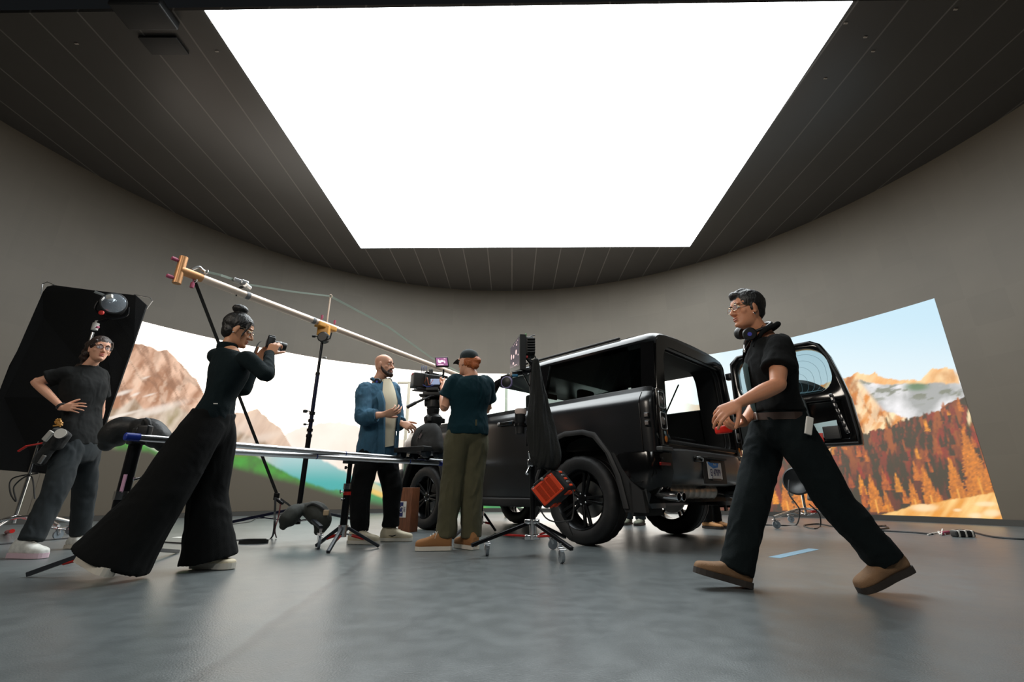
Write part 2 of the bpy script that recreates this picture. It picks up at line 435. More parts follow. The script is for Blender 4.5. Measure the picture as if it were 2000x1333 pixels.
# skies
put(np.ones(PX.shape), C(255, 246, 234) * 3.0)
put(sm(1180, 1420, PX), mixc(sm(600, 780, PYY), C(192, 226, 244), C(226, 241, 248)))
n1 = fbm(PX / 45, PYY / 45, o=5, seed=11); n2 = fbm(PX / 14, PYY / 20, o=5, seed=23); n3 = fbm((PX + PYY * .6) / 18, (PYY - PX * .3) / 60, o=5, seed=5)
crack = np.abs(fbm((PX - PYY * .45) / 26, (PYY) / 70, o=5, seed=31) - .5) * 2
# ---- left: far pale range, peaks, big cliff
put(below([(540, 862), (563, 845), (590, 834), (628, 826), (663, 825), (695, 831), (745, 850), (840, 868), (960, 850)], 3, jit=4, seed=2) * inx(430, 1000, 20), mixc(np.clip(n1 * 1.6 - .3, 0, 1), C(250, 232, 220), C(255, 246, 236)) * 1.02)
put(below([(400, 850), (440, 815), (461, 807), (480, 806), (502, 799), (525, 819), (549, 837), (563, 863), (590, 900), (640, 960)], 1.5, jit=4, seed=3) * inx(380, 640), mixc(np.clip(n3 * 1.8 - .4, 0, 1), C(206, 176, 158), C(240, 212, 190)))
cliff = below([(-50, 660), (150, 690), (215, 684), (240, 690), (259, 674), (277, 672), (300, 679), (309, 684), (326, 683), (344, 699), (356, 711), (373, 733), (385, 743), (400, 770), (420, 800), (470, 850), (500, 872), (545, 900)], 1.5, jit=4, seed=4) * (1 - sm(520, 545, PX))
rock = mixc(np.clip(n3 * 3 - 1., 0, 1), C(172, 122, 96), C(238, 196, 170))
rock = mixc(np.clip(1 - crack * 6, 0, 1) * .75, rock, C(136, 96, 78))
rock = mixc(sm(.58, .66, n2) * .35, rock, C(240, 212, 190))
put(cliff, rock)
sc = below([(-50, 820), (200, 790), (235, 800), (262, 782), (285, 806), (320, 800), (350, 792), (380, 815), (440, 835), (480, 850), (545, 876)], 5, jit=9, js=22, seed=6) * (1 - sm(545, 600, PX))
put(sc, mixc(np.clip(n3 * 2.6 - .8, 0, 1), C(158, 132, 110), C(226, 208, 192)))
for (x, y, rx, ry, al) in ((240, 768, 14, 4, .8), (264, 771, 6, 3, .8), (292, 772, 9, 2, .7), (235, 812, 34, 3, .8), (285, 738, 6, 2, .6), (310, 800, 40, 8, .7), (500, 860, 40, 9, .35), (470, 838, 20, 16, .25)):
    q = np.exp(-(((PX - x + (PYY - y) * .8) / rx) ** 2 + ((PYY - y + (PX - x) * .25) / ry) ** 2) ** 1.5); put(q * al, C(246, 236, 226))
for (x, y, rx, ry, al) in ((330, 822, 12, 18, .6), (345, 806, 8, 14, .5), (310, 835, 10, 9, .5), (225, 858, 30, 10, .6), (360, 842, 14, 8, .4)):
    q = np.exp(-(((PX - x) / rx) ** 2 + ((PYY - y) / ry) ** 2)); put(q * al * np.clip(n2 * 2.2 - .4, 0, 1), C(150, 140, 96))
# teal hillside and green hill
teal = below([(440, 905), (520, 880), (560, 874), (604, 880), (630, 899), (660, 915), (690, 929), (720, 938), (760, 948), (860, 965), (960, 978)], 4, jit=3, seed=8) * sm(470, 560, PX) * (1 - sm(960, 1040, PX))
put(teal, mixc(sm(880, 950, PYY), C(176, 208, 212), C(60, 172, 172)))
put(np.exp(-(((PX - 722) / 30) ** 2 + ((PYY - 925) / 16) ** 2)) * .9, C(226, 208, 180))
green = below([(200, 862), (300, 868), (345, 880), (400, 884), (440, 884), (480, 886), (502, 891), (531, 907), (560, 924), (590, 938), (634, 957), (690, 962), (722, 962), (760, 975), (1000, 985)], 4, jit=4, seed=9) * sm(205, 235, PX) * (1 - sm(1000, 1050, PX))
put(green, mixc(np.clip(n2 * 1.8 - .4, 0, 1), C(22, 118, 52), C(60, 158, 66)))
put(green * sm(560, 680, PX) * .8, C(16, 150, 104))
put(np.exp(-(((PX - 466) / 40) ** 2 + ((PYY - 888) / 5) ** 2)) * .7, C(120, 120, 40))
for (x, y, rx, ry, al, c) in ((320, 880, 26, 9, 1, (214, 216, 200)), (341, 886, 9, 5, 1, (240, 240, 232)), (742, 965, 26, 7, 1, (232, 196, 112)), (735, 952, 14, 7, .8, (222, 206, 160)), (250, 866, 24, 4, .7, (70, 170, 60)), (930, 990, 40, 5, .8, (120, 190, 70))):
    q = np.exp(-(((PX - x - (PYY - y) * .8) / rx) ** 2 + ((PYY - y - (PX - x) * .33) / ry) ** 2) ** 2); put(q * al, C(*c))
# soft lower border of the picture on the left: nothing lit below it
off = below([(-60, 862), (190, 868), (230, 876), (290, 880), (322, 896), (342, 914), (360, 922), (440, 905), (470, 915), (545, 935), (600, 948), (650, 964), (700, 976), (745, 984), (800, 990), (900, 1000), (1200, 1002), (1500, 1030), (2000, 1060)], 9)
# ---- right: lit rocks, glacier, forest, foreground rock
ridge = [(1380, 790), (1500, 770), (1600, 752), (1653, 739), (1675, 728), (1686, 732), (1700, 731), (1708, 727), (1718, 735), (1730, 739), (1759, 743), (1800, 743), (1812, 728), (1822, 719), (1832, 722), (1844, 717), (1854, 720), (1862, 722), (1870, 740), (1875, 754), (1940, 760)]
put(below(ridge, 1.2, jit=4, js=6, seed=12) * sm(1300, 1400, PX), mixc(np.clip(n3 * 2 - .5, 0, 1), C(240, 172, 104), C(255, 226, 176)))
snow = below([(1600, 770), (1672, 742), (1700, 748), (1735, 752), (1760, 750), (1800, 752), (1830, 748), (1875, 750), (1940, 745)], 2, jit=3, seed=13) * sm(0, 14, PX - (1660 + (PYY - 735) * .78))
put(snow, mixc(np.clip(n1 * 3 - 1., 0, 1), C(166, 170, 172), C(244, 244, 248)))
dk = sm(.5, .6, fbm(PX / 26, (PYY + PX * .2) / 9, o=4, seed=15)) * snow * (1 - sm(770, 800, PYY)); put(dk * .8, C(118, 126, 112))
put(np.exp(-(((PX - 1790) / 24) ** 2 + ((PYY - 756) / 8) ** 2) ** 2) * .9, C(92, 132, 100))
put(np.exp(-(((PX - 1850) / 32) ** 2 + ((PYY - 736) / 12) ** 2) ** 2) * .9, mixc(np.clip(n2 * 2 - .5, 0, 1), C(216, 160, 110), C(255, 220, 170)))
edge = below([(1500, 800), (1650, 812), (1690, 800), (1715, 803), (1740, 806), (1770, 818), (1800, 830)], 2, jit=5, seed=16) * (1 - sm(1760, 1800, PX)) * sm(1560, 1600, PX)
rk = mixc(np.clip(n3 * 3.2 - 1.1, 0, 1), C(226, 142, 70), C(255, 232, 186)); rk = mixc(np.clip(1 - crack * 6, 0, 1) * .7, rk, C(158, 84, 40)); rk = mixc(sm(.5, .62, n2) * .5, rk, C(255, 240, 205))
put((1 - sm(0, 16, PX - (1662 + (PYY - 735) * .8))) * below(ridge, 1.2, jit=4, js=6, seed=12) * sm(1400, 1500, PX), rk); put(edge, rk)
forest = below([(1380, 900), (1500, 895), (1600, 888), (1623, 880), (1653, 862), (1700, 842), (1745, 831), (1770, 818), (1792, 812), (1833, 803), (1847, 790), (1884, 774), (1960, 760)], 1.5, jit=7, js=5, seed=17) * sm(1330, 1420, PX)
fc = mixc(sm(.42, .62, fbm(PX / 9, PYY / 34, o=4, seed=18)), C(40, 25, 14), C(158, 90, 32))
fc = mixc(sm(.55, .7, fbm(PX / 6, PYY / 18, o=4, seed=19)) * .7, fc, C(120, 70, 26))
fc = mixc(sm(.62, .7, fbm((PX) / 12, PYY / 45, o=4, seed=20)) * .8, fc, C(150, 48, 26))
fc = mixc(sm(870, 960, PYY) * .6, fc, C(34, 21, 13))
put(forest, fc)
r2 = random.Random(5); trees = []
for i in range(170):
    x = r2.uniform(1440, 1950); y0 = float(np.interp(x, [1440, 1620, 1700, 1850, 1950], [905, 885, 845, 795, 790])); y = r2.uniform(y0 + 4, 1003)
    trees.append((y, x, r2.uniform(14, 34) + (y - 850) * .12))
trees.sort()
pal = [(206, 120, 42), (168, 88, 30), (132, 50, 26), (226, 146, 60), (44, 28, 16), (60, 38, 18), (150, 54, 28), (40, 26, 15), (36, 24, 14), (48, 30, 16), (190, 104, 40)]
trees += [(1004, 1716, 78), (1003, 1738, 46), (1000, 1826, 92), (996, 1792, 60), (985, 1925, 150), (990, 1880, 96), (1000, 1570, 92), (1002, 1610, 70), (1000, 1540, 60)]
for k, (y, x, h) in enumerate(trees):
    sub = (np.abs(PX - x) < h * .5) & (np.abs(PYY - (y - h / 2)) < h * .7)
    if not sub.any(): continue
    i0, i1 = np.where(sub.any(1))[0][[0, -1]]; j0, j1 = np.where(sub.any(0))[0][[0, -1]]
    sl = (slice(i0, i1 + 1), slice(j0, j1 + 1)); px, py = PX[sl], PYY[sl]
    lean = (x - 1010) / (y + 1980); cx = x + (py - y) * lean
    t = (y - py) / h; wid = h * .2 * np.clip(1 - t, 0, 1) ** .8 * (1.0 + .9 * (fbm(px / 4, py / 3, o=3, seed=k) - .4))
    m = (1 - sm(-1.2, 1.2, np.abs(px - cx) - wid)) * sm(.02, .06, t) * (1 - sm(.98, 1.02, t))
    c = C(*pal[k % len(pal)]) if k < 170 else C(214, 130, 54)
    nn = fbm(px / 3, py / 4, o=3, seed=40 + k)[..., None]
    IMG[sl] = IMG[sl] * (1 - (m * .85)[..., None]) + (m * .85)[..., None] * c * (.45 + 1.1 * nn)
    tr = (1 - sm(.6, 1.6, np.abs(px - cx))) * (t > 0) * (t < .35) * (1. if k >= 170 else .0)
    IMG[sl] = IMG[sl] * (1 - tr[..., None]) + tr[..., None] * C(240, 170, 86)
fg = below([(1460, 1040), (1640, 1014), (1708, 1009), (1735, 1003), (1759, 996), (1781, 987), (1800, 984), (1813, 986), (1847, 978), (1900, 970), (1939, 963), (2000, 955)], 1.5, jit=2, seed=21)
fgc = mixc(np.clip(n3 * 2 - .5, 0, 1), C(236, 160, 78), C(255, 216, 146))
for (x, y, rx, ry) in ((1805, 992, 26, 8), (1870, 997, 8, 3), (1905, 1008, 14, 6), (1938, 1003, 18, 7), (1925, 985, 20, 5)):
    q = np.exp(-(((PX - x) / rx) ** 2 + ((PYY - y) / ry) ** 2) ** 2)[..., None]; fgc = fgc * (1 - q * .8) + q * .8 * C(255, 232, 190)
put(fg * sm(1500, 1560, PX), fgc)
put(np.exp(-(((PX - 1893) / 4) ** 2 + ((PYY - 815) / 16) ** 2) ** 2), C(250, 225, 180))
IMG = np.clip(IMG - .05, 0, None)          # the unlit panel itself already returns a little light
put(off, np.zeros(3))
vis = sm(0, 1, (1 - off)); 
me = bpy.data.meshes.new('wall_screen_picture')
vv = np.stack([XX, YY, ZZ], -1).reshape(-1, 3)
idx = np.arange(NC * NR).reshape(NR, NC)
ff = np.stack([idx[:-1, :-1], idx[:-1, 1:], idx[1:, 1:], idx[1:, :-1]], -1).reshape(-1, 4)
me.from_pydata(vv.tolist(), [], ff.tolist())
ca = me.color_attributes.new('picture', 'FLOAT_COLOR', 'POINT')
ca.data.foreach_set('color', np.concatenate([IMG.reshape(-1, 3), np.ones((NC * NR, 1))], 1).astype(np.float32).ravel())
pmtl = mat('screen_picture', LED, .55, spec=.3, emit=(1, 1, 1), estr=1.0)
at = pmtl.node_tree.nodes.new('ShaderNodeAttribute'); at.attribute_name = 'picture'
pmtl.node_tree.links.new(at.outputs['Color'], pmtl.node_tree.nodes['Principled BSDF'].inputs['Emission Color'])
sp = link('wall_screen_picture', me, pmtl, None, False)
tag(sp, 'lit alpine picture on the curved wall, pale cliffs left, autumn forest right', 'wall screen')
# ================================================================== the black off-road car, rear door swung open
LOCAL[0] = True
car = thing('car', 'matte black boxy off-road car seen from behind with its side-hinged rear door swung open', 'car', (1.347, 5.26, 0))
car.rotation_euler = (0, 0, R_(134.12)); car.scale = (1.016,) * 3
PAINT = mat('satin_black_paint', s2l(11, 13, 17), .28, bump=.012, bscale=900, spec=.7)
PAINTG = mat('satin_grey_paint', s2l(66, 67, 68), .33, spec=.85)
GLOSS = mat('gloss_black', s2l(12, 12, 13), .12)
TRIM = mat('black_trim', s2l(22, 22, 23), .6, bump=.1, bscale=500)
INTER = mat('dark_interior', s2l(24, 24, 25), .8, bump=.1, bscale=300)
def glass_mat(name, tint, refl=.06):
    m = bpy.data.materials.new(name); m.use_nodes = True; nt = m.node_tree; nt.nodes.clear(); N = nt.nodes.new; L = nt.links.new
    o = N('ShaderNodeOutputMaterial'); t = N('ShaderNodeBsdfTransparent'); t.inputs['Color'].default_value = tuple(tint) + (1,)
    g = N('ShaderNodeBsdfGlossy'); g.inputs['Roughness'].default_value = .02; g.inputs['Color'].default_value = (1, 1, 1, 1)
    f = N('ShaderNodeFresnel'); f.inputs['IOR'].default_value = 1.5
    ge = N('ShaderNodeNewGeometry'); iv = N('ShaderNodeMath'); iv.operation = 'SUBTRACT'; iv.inputs[0].default_value = 1; L(ge.outputs['Backfacing'], iv.inputs[1])
    mu = N('ShaderNodeMath'); mu.operation = 'MULTIPLY'; L(f.outputs['Fac'], mu.inputs[0]); L(iv.outputs[0], mu.inputs[1])
    mx = N('ShaderNodeMixShader'); L(mu.outputs[0], mx.inputs['Fac']); L(t.outputs['BSDF'], mx.inputs[1]); L(g.outputs['BSDF'], mx.inputs[2]); L(mx.outputs['Shader'], o.inputs['Surface'])
    return m
TINT = glass_mat('tinted_glass', (.36, .40, .40)); CLEARG = glass_mat('clear_glass', (.86, .92, .93)); MIDG = glass_mat('rear_glass', (.72, .80, .82))

SEC = [(.60, .33), (.88, .33), (.925, .37), (.945, .5), (.957, .8), (.963, 1.0), (.966, 1.1), (.968, 1.16), (.968, 1.215), (.961, 1.25), (.938, 1.285), (.905, 1.322), (.897, 1.335), (.892, 1.372)]
def ring(x, wide, zs=1., dz=0.):
    bl = .034 * math.exp(-(x / .62) ** 4) + .034 * math.exp(-((x - 2.587) / .62) ** 4)
    bz = lambda z: float(np.interp(z, [.33, .5, .95, 1.05, 1.12, 1.19], [.5, .9, 1, .85, .3, 0]))
    h = [(y * wide + bl * bz(z), z * zs + dz) for y, z in SEC]
    return [(x, y, z) for y, z in h] + [(x, -y, z) for y, z in h[::-1]]
def loft(rings):
    m = MB(); n = len(rings[0]); vs = [p for r in rings for p in r]
    fs = [(i * n + k, i * n + (k + 1) % n, (i + 1) * n + (k + 1) % n, (i + 1) * n + k) for i in range(len(rings) - 1) for k in range(n)]
    fs += [tuple(range(n))[::-1], tuple((len(rings) - 1) * n + k for k in range(n))]
    return m.add(vs, fs)
xs = [(-.83, .945), (-.822, .965), (-.80, .985), (-.76, .997), (-.7, 1.0), (-.6, 1.0), (-.5, 1.0), (-.4, 1.0), (-.2, 1), (0, 1.0), (.2, 1), (.4, 1.0), (.5, 1), (.6, 1), (.7, 1), (1., .995), (1.56, .99)]
bodyb = loft([ring(*q) for q in xs])
def arch(cx, w=0.):                       # squared wheel opening, in x and z
    return [(cx - .53 - w, .2), (cx - .50 - w, .33), (cx - .44 - w, .60), (cx - .35 - w, .80), (cx - .22 - w * .5, .945 + w), (cx - .10, .985 + w), (cx + .12, .985 + w), (cx + .25 + w * .5, .945 + w), (cx + .38 + w, .80), (cx + .48 + w, .60), (cx + .54 + w, .33), (cx + .56 + w, .2)]
def archcut(cx, w=0., y0=.55, y1=1.2):
    return [MB().prism([(x, s * y0, z) for x, z in arch(cx, w)], (0, s * (y1 - y0), 0)) for s in (1, -1)]
cav = MB().box((.45, 0, 1.5), (2.9, 1.56, 1.26))
under = MB().box((-.62, 0, .5), (.56, 1.30, .58)); low = MB().box((-.95, 0, .55), (.5, 2.2, .48))          # the bumper takes over below
body = carve(bodyb, archcut(0) + [cav, low, under], 'body', PAINT, car, bevel=.006)
# front clip: wings and bonnet
fr = [ring(1.565, .99), ring(2.0, .985, .985), ring(2.9, .975, .97), ring(3.2, .955, .96), ring(3.33, .91, .94), ring(3.38, .84, .9, .03)]
carve(loft(fr), archcut(2.587), 'front_wing', PAINT, car, bevel=.006)
hd = MB(); hd.box((2.45, 0, 1.34), (1.75, 1.5, .10), bev=.05); hd.build('bonnet', PAINT, car)
bmf = MB(); bmf.box((3.36, 0, .62), (.25, 1.82, .34), bev=.08); bmf.build('front_bumper', TRIM, car)
for s in (1, -1):                          # seams and shut lines
    for x in (-.715, .52):
        sm_ = MB(); sm_.tube([(x, s * .9685, .80 if x < 0 else .42), (x, s * .970, 1.215), (x, s * .962, 1.25), (x, s * .939, 1.286), (x, s * .906, 1.323)], .003, 6)
        sm_.build('shut_line', GLOSS, car, smooth=False)
# wheel-arch cladding
for cx in (0, 2.587):
    for s in (1, -1):
        a0 = arch(cx)[1:-1]; a1 = arch(cx, .05)[1:-1]; t = MB(); rows = []
        for (x0, z0), (x1, z1) in zip(a0, a1):
            rows.append([(x0, s * .90, z0), (x0, s * 1.010, z0), ((x0 + x1) / 2, s * 1.015, (z0 + z1) / 2), (x1, s * 1.004, z1), (x1, s * .95, z1)])
        t.grid(rows); t.build('wheel_arch', TRIM, car)
        w = MB(); inner = [(x, s * .60, z) for x, z in arch(cx)[1:-1]]; outer = [(x, s * .95, z) for x, z in arch(cx)[1:-1]]
        w.grid([inner, outer]); w.prism([(x, s * .60, z) for x, z in arch(cx)[1:-1]], (0, -s * .01, 0)); w.build('wheel_well', TRIM, car)
# roof
RS = [(.80, 1.815), (.812, 1.84), (.80, 1.872), (.765, 1.905), (.72, 1.925), (.6, 1.945), (.35, 1.962), (0, 1.968)]
def rring(x, dz=0., ky=1.):
    h = [(y * ky, z + dz) for y, z in RS]
    o = [(x, y, z) for y, z in h] + [(x, -y, z) for y, z in h[::-1][1:]]
    return o + [(x, -.74 * ky, 1.80 + dz), (x, .74 * ky, 1.80 + dz)]
rf = loft([rring(-.835, -.03, .97), rring(-.81, -.012, .985), rring(-.75, 0), rring(-.3, .004), (rring(.5, .004)), rring(1.1, -.02), rring(1.28, -.045, .985), rring(1.36, -.075, .97)])
rf.build('roof', PAINT, car)
rp = MB(); rp.grid([[(x, y, 1.9755 + (.004 if x < .6 else -.02) - abs(y) ** 2 * .055) for y in np.linspace(-.66, .66, 15)] for x in (-.55, 0, .6, 1.1)]); rp.build('roof_panel', GLOSS, car)
for s in (1, -1):
    rl = MB(); rl.box((.25, s * .735, 1.945), (1.35, .03, .022), bev=.008); rl.build('roof_rail', TRIM, car)
# side glass, pillars
def pane(x0, x1, s, zb=1.37, zt=1.835, yb=.888, yt=.80, thick=.012, n=8):
    m = MB(); a = []; 
    for i in range(n + 1):
        x = x0 + (x1 - x0) * i / n; a.append([(x, s * yb, zb), (x, s * yt, zt)])
    b = [[(x, y - s * thick, z) for x, y, z in r] for r in a]
    return m.grid(a).grid(b)
pane(-.70, .50, 1).build('rear_side_window', TINT, car); pane(-.50, .42, -1, zb=1.40, zt=1.78, yb=.88, yt=.81).build('rear_side_window', CLEARG, car)
def quadprism(p, e): return MB().prism(p, e)
for s in (1, -1):
    quadprism([(-.835, s * .875, 1.36), (-.705 if s > 0 else -.5, s * .887, 1.37), (-.69 if s > 0 else -.5, s * .803, 1.835), (-.82, s * .79, 1.83)], (0, -s * .035, 0)).build('rear_pillar', GLOSS, car, smooth=False)
    quadprism([(.50 if s > 0 else .42, s * .887, 1.37), (.70, s * .887, 1.37), (.68, s * .803, 1.835), (.46, s * .803, 1.835)], (0, -s * .05, 0)).build('door_pillar', GLOSS, car, smooth=False)
    a = [(1.54, 1.37), (1.63, 1.37), (1.38, 1.80), (1.25, 1.83), (1.25, 1.79), (1.31, 1.77)]
    MB().prism([(x, s * (.885 - .085 * (z - 1.37) / .46), z) for x, z in a], (0, -s * .05, 0)).build('windscreen_pillar', GLOSS, car, smooth=False)
    q = [(.70, 1.37), (1.54, 1.37), (1.31, 1.77), (1.25, 1.79), (.68, 1.80)]
    MB().prism([(x, s * (.88 - .085 * (z - 1.37) / .46), z) for x, z in q], (0, -s * .006, 0)).build('front_door_window', CLEARG, car, smooth=False)
    MB().bar((.68, s * .80, 1.815), (1.27, s * .80, 1.815), .03, .05).build('door_top_frame', GLOSS, car, smooth=False)
wsx = [(1.60, 1.37), (1.36, 1.79)]
MB().grid([[(x, y, z) for y in np.linspace(-.83 + .05 * (x < 1.5), .83 - .05 * (x < 1.5), 9)] for x, z in wsx]).build('windscreen', CLEARG, car)
for s in (1, -1):
    mm = MB(); mm.box((1.50, s * 1.06, 1.42), (.10, .24, .19), bev=.04); mm.bar((1.50, s * .88, 1.38), (1.50, s * 1.0, 1.38), .05, .05, bev=.01); mm.build('wing_mirror', GLOSS, car)
    h = MB(); h.box((1.0, s * .978, 1.205), (.26, .03, .045), bev=.012); hh = h.build('door_handle', GLOSS, car)
    MB().box((1.10, s * .99, 1.21), (.035, .022, .03), bev=.008).build('lock_cover', STEEL, hh)
# rear frame round the opening
def rrect(y0, y1, z0, z1, r, n=6, ks=(1, 1, 1, 1)):
    pts = []
    for k, (cy, cz, a0) in enumerate(((y1 - r * ks[0], z1 - r * ks[0], 0), (y0 + r * ks[1], z1 - r * ks[1], 90), (y0 + r * ks[2], z0 + r * ks[2], 180), (y1 - r * ks[3], z0 + r * ks[3], 270))):
        for i in range(n + 1):
            g = R_(a0 + 90 * i / n); pts.append((cy + r * ks[k] * math.cos(g), cz + r * ks[k] * math.sin(g)))
    return pts
def outer_side(z):                         # half-width of the rear end at height z
    return float(np.interp(z, [.80, 1.24, 1.30, 1.37, 1.84, 1.90, 1.93], [.93, .935, .90, .862, .78, .72, .55]))
fo = rrect(-.80, .80, .86, 1.90, .10); 
no = []
for (y, z) in fo:
    k = outer_side(z) / .80; no.append((y * k, z))
fi = rrect(-.735, .735, .885, 1.80, .13, ks=(1.2, 1.2, .8, .8)); fi = [(y * (1 - .10 * max(0, (z - 1.2)) / .6), z) for y, z in fi]
f2 = [(y * .955, .885 + (z - .885) * .975 + .012) for y, z in fi]
def ringband(loops):
    m = MB(); n = len(loops[0]); vs = [p for l in loops for p in l]
    fs = [(i * n + k, i * n + (k + 1) % n, (i + 1) * n + (k + 1) % n, (i + 1) * n + k) for i in range(len(loops) - 1) for k in range(n)]
    return m.add(vs, fs)
ringband([[(-.80, y, z) for y, z in no], [(-.838, y * .985, z) for y, z in no], [(-.842, y, z) for y, z in fi], [(-.80, y, z) for y, z in fi]]).build('rear_frame', GLOSS, car)
sl = MB(); sl.tube([(-.80, y, z) for y, z in fi], .013, 8, True); sl.build('door_seal', RUBBER, car)
sl = MB(); sl.tube([(-.775, y * .985, z) for y, z in f2], .010, 8, True); sl.build('door_seal', RUBBER, car)
ringband([[(-.80, y, z) for y, z in fi], [(-.74, y, z) for y, z in f2], [(-.55, y * .98, z) for y, z in f2]]).build('opening_lining', INTER, car)
# interior
i = MB(); i.box((.45, 0, .885), (2.6, 1.5, .03)); i.build('load_floor', INTER, car)
i = MB(); i.box((-.72, 0, .90), (.10, 1.4, .05), bev=.02); i.build('load_sill', TRIM, car)
i = MB(); i.box((-.45, .02, .99), (.08, 1.30, .07), bev=.025); i.build('load_cover', TRIM, car)
for s in (1, -1):
    i = MB(); i.box((-.05, s * .735, 1.13), (1.1, .06, .5), bev=.03); i.build('side_trim', INTER, car)
    i = MB(); i.box((-.62, s * .77, 1.6), (.16, .06, .5), bev=.02); i.build('pillar_trim', INTER, car)
    i = MB(); i.box((.28, s * .34, 1.12), (.16, .62, .56), M.Rotation(R_(10), 3, 'Y'), bev=.07); st = i.build('rear_seat', INTER, car)
    i = MB(); i.box((.33, s * .34, 1.50), (.09, .26, .17), bev=.05); i.cyl((.31, s * .34 - .06, 1.3), (.33, s * .34 - .06, 1.45), .008); i.cyl((.31, s * .34 + .06, 1.3), (.33, s * .34 + .06, 1.45), .008); i.build('headrest', INTER, st)
    i = MB(); i.box((.98, s * .42, 1.10), (.18, .50, .62), M.Rotation(R_(12), 3, 'Y'), bev=.08); st = i.build('front_seat', INTER, car)
    i = MB(); i.box((1.06, s * .42, 1.52), (.10, .27, .19), bev=.05); i.build('headrest', INTER, st)
i = MB(); i.box((1.62, 0, 1.2), (.25, 1.5, .3), bev=.05); i.build('dashboard', INTER, car)
i = MB(); i.tube([(-.30, -.72, 1.72), (-.1, -.72, 1.40), (.1, -.70, 1.15)], .009, 6); i.build('seat_belt', TRIM, car)
i = MB(); i.grid([[(x, y, 1.795) for y in (-.74, 0, .74)] for x in (-.78, 0, 1.3)]); i.build('roof_lining', INTER, car)
i = MB(); i.box((1.25, -.1, 1.71), (.03, .26, .07), bev=.01); i.build('rear_view_mirror', INTER, car)
# tail lamps
LAMP = mat('smoked_lamp', s2l(30, 28, 28), .08, coat=1.); LENS = mat('lamp_lens', s2l(120, 112, 108), .15); AMB = mat('amber_lens', s2l(190, 110, 40), .2); REDL = mat('red_reflector', s2l(120, 14, 14), .2)
for s in (1, -1):
    t = MB(); t.box((-.848, s * .835, 1.09), (.02, .13, .50), bev=.012); tl = t.build('tail_lamp', LAMP, car)
    for z in (1.24, 1.055):
        q = MB(); q.tube([(-.862, s * .835 + y, z + zz) for y, zz in rrect(-.05, .05, -.072, .072, .018)], .0055, 6, True); q.build('lamp_surround', STEEL, tl)
        q = MB(); q.lathe((-.856, s * .845, z), (-1, 0, 0), [(.036, 0), (.036, .008), (.028, .014), (0.001, .016)], 20); q.build('lamp_lens', LENS, tl)
    q = MB(); q.ell((-.86, s * .82, .90), (.008, .02, .028)); q.build('indicator_lens', AMB, tl)
    for z in (1.10, 1.03):
        q = MB(); q.box((-.778, s * .972, z), (.05, .016, .048), bev=.008); sl_ = q.build('side_lamp', GLOSS, car)
        q = MB(); q.box((-.778, s * .979, z), (.032, .01, .032), bev=.006); q.build('side_lens', LENS, sl_)
# rear bumper: painted middle, dark ends
def bump(y): return -.93 + .10 * max(0, (abs(y) - .50) / .26) ** 2
ys = np.linspace(-.76, .76, 33); rows = []
for y in ys:
    x = bump(y); rows.append([(-.70, y, .835), (x + .05, y, .83), (x + .008, y, .81), (x, y, .775), (x + .003, y, .66), (x + .02, y, .58), (x + .07, y, .535), (x + .16, y, .52), (-.66, y, .52)])
MB().grid(rows).build('rear_bumper', PAINTG, car)
for s in (1, -1):
    e = MB(); yy = [s * v for v in (.735, .80, .88, .945, .974)]; xx = [-.84, -.835, -.82, -.78, -.72]
    e.grid([[(x, y, .80), (x - .012, y, .785), (x - .01, y, .62), (x + .03, y * .99, .50), (x + .12, y * .96, .44)] for x, y in zip(xx, yy)] + [[(-.36, s * .978, .795), (-.37, s * .982, .785), (-.42, s * .982, .62), (-.46, s * .976, .50), (-.48, s * .95, .44)]])
    be = e.build('bumper_end', GLOSS, car)
    q = MB(); q.box((-.85, s * .845, .815), (.06, .19, .035), bev=.01); q.build('bumper_step', PAINTG, be)
    q = MB(); q.box((-.842, s * .85, .69), (.02, .17, .028), bev=.006); q.build('reflector', REDL, be)
    q = MB(); q.lathe((-.846, s * .89, .735), (-1, 0, 0), [(.013, 0), (.013, .006), (.001, .007)], 14); q.build('parking_sensor', TRIM, be)
    q = MB()
    for z in (.74, .73): q.bar((-.60, s * .969, z), (-.50, s * .969, z + .012), .006, .006)
    q.build('side_marker', LENS, be)
    # mud flap and the cladding that runs down to it
    q = MB(); q.prism([(-.50, s * .985, .30), (-.46, s * .985, .55), (-.40, s * .985, .74), (-.37, s * .985, .80), (-.43, s * .985, .80), (-.50, s * .985, .66), (-.58, s * .985, .55), (-.68, s * .985, .47), (-.70, s * .985, .30)], (0, -s * .05, 0))
    q.prism([(-.56, s * .985, .27), (-.56, s * .985, .54), (-.66, s * .66, .52), (-.66, s * .68, .27)], (-.02, 0, 0)); q.build('mud_flap', TRIM, car, smooth=False)
q = MB(); q.box((-.935, .42, .745), (.03, .14, .05), bev=.012); th = q.build('tow_hook', GLOSS, car)
q = MB(); q.tube([(-.95, .47, .755), (-.965, .44, .762), (-.965, .38, .75), (-.95, .36, .73)], .009, 8); q.build('hook_loop', STEEL, th)
q = MB(); q.box((-.93, .08, .655), (.012, .50, .24), bev=.01); q.box((-.95, .08, .765), (.05, .42, .02), bev=.006); pr = q.build('plate_recess', TRIM, car)
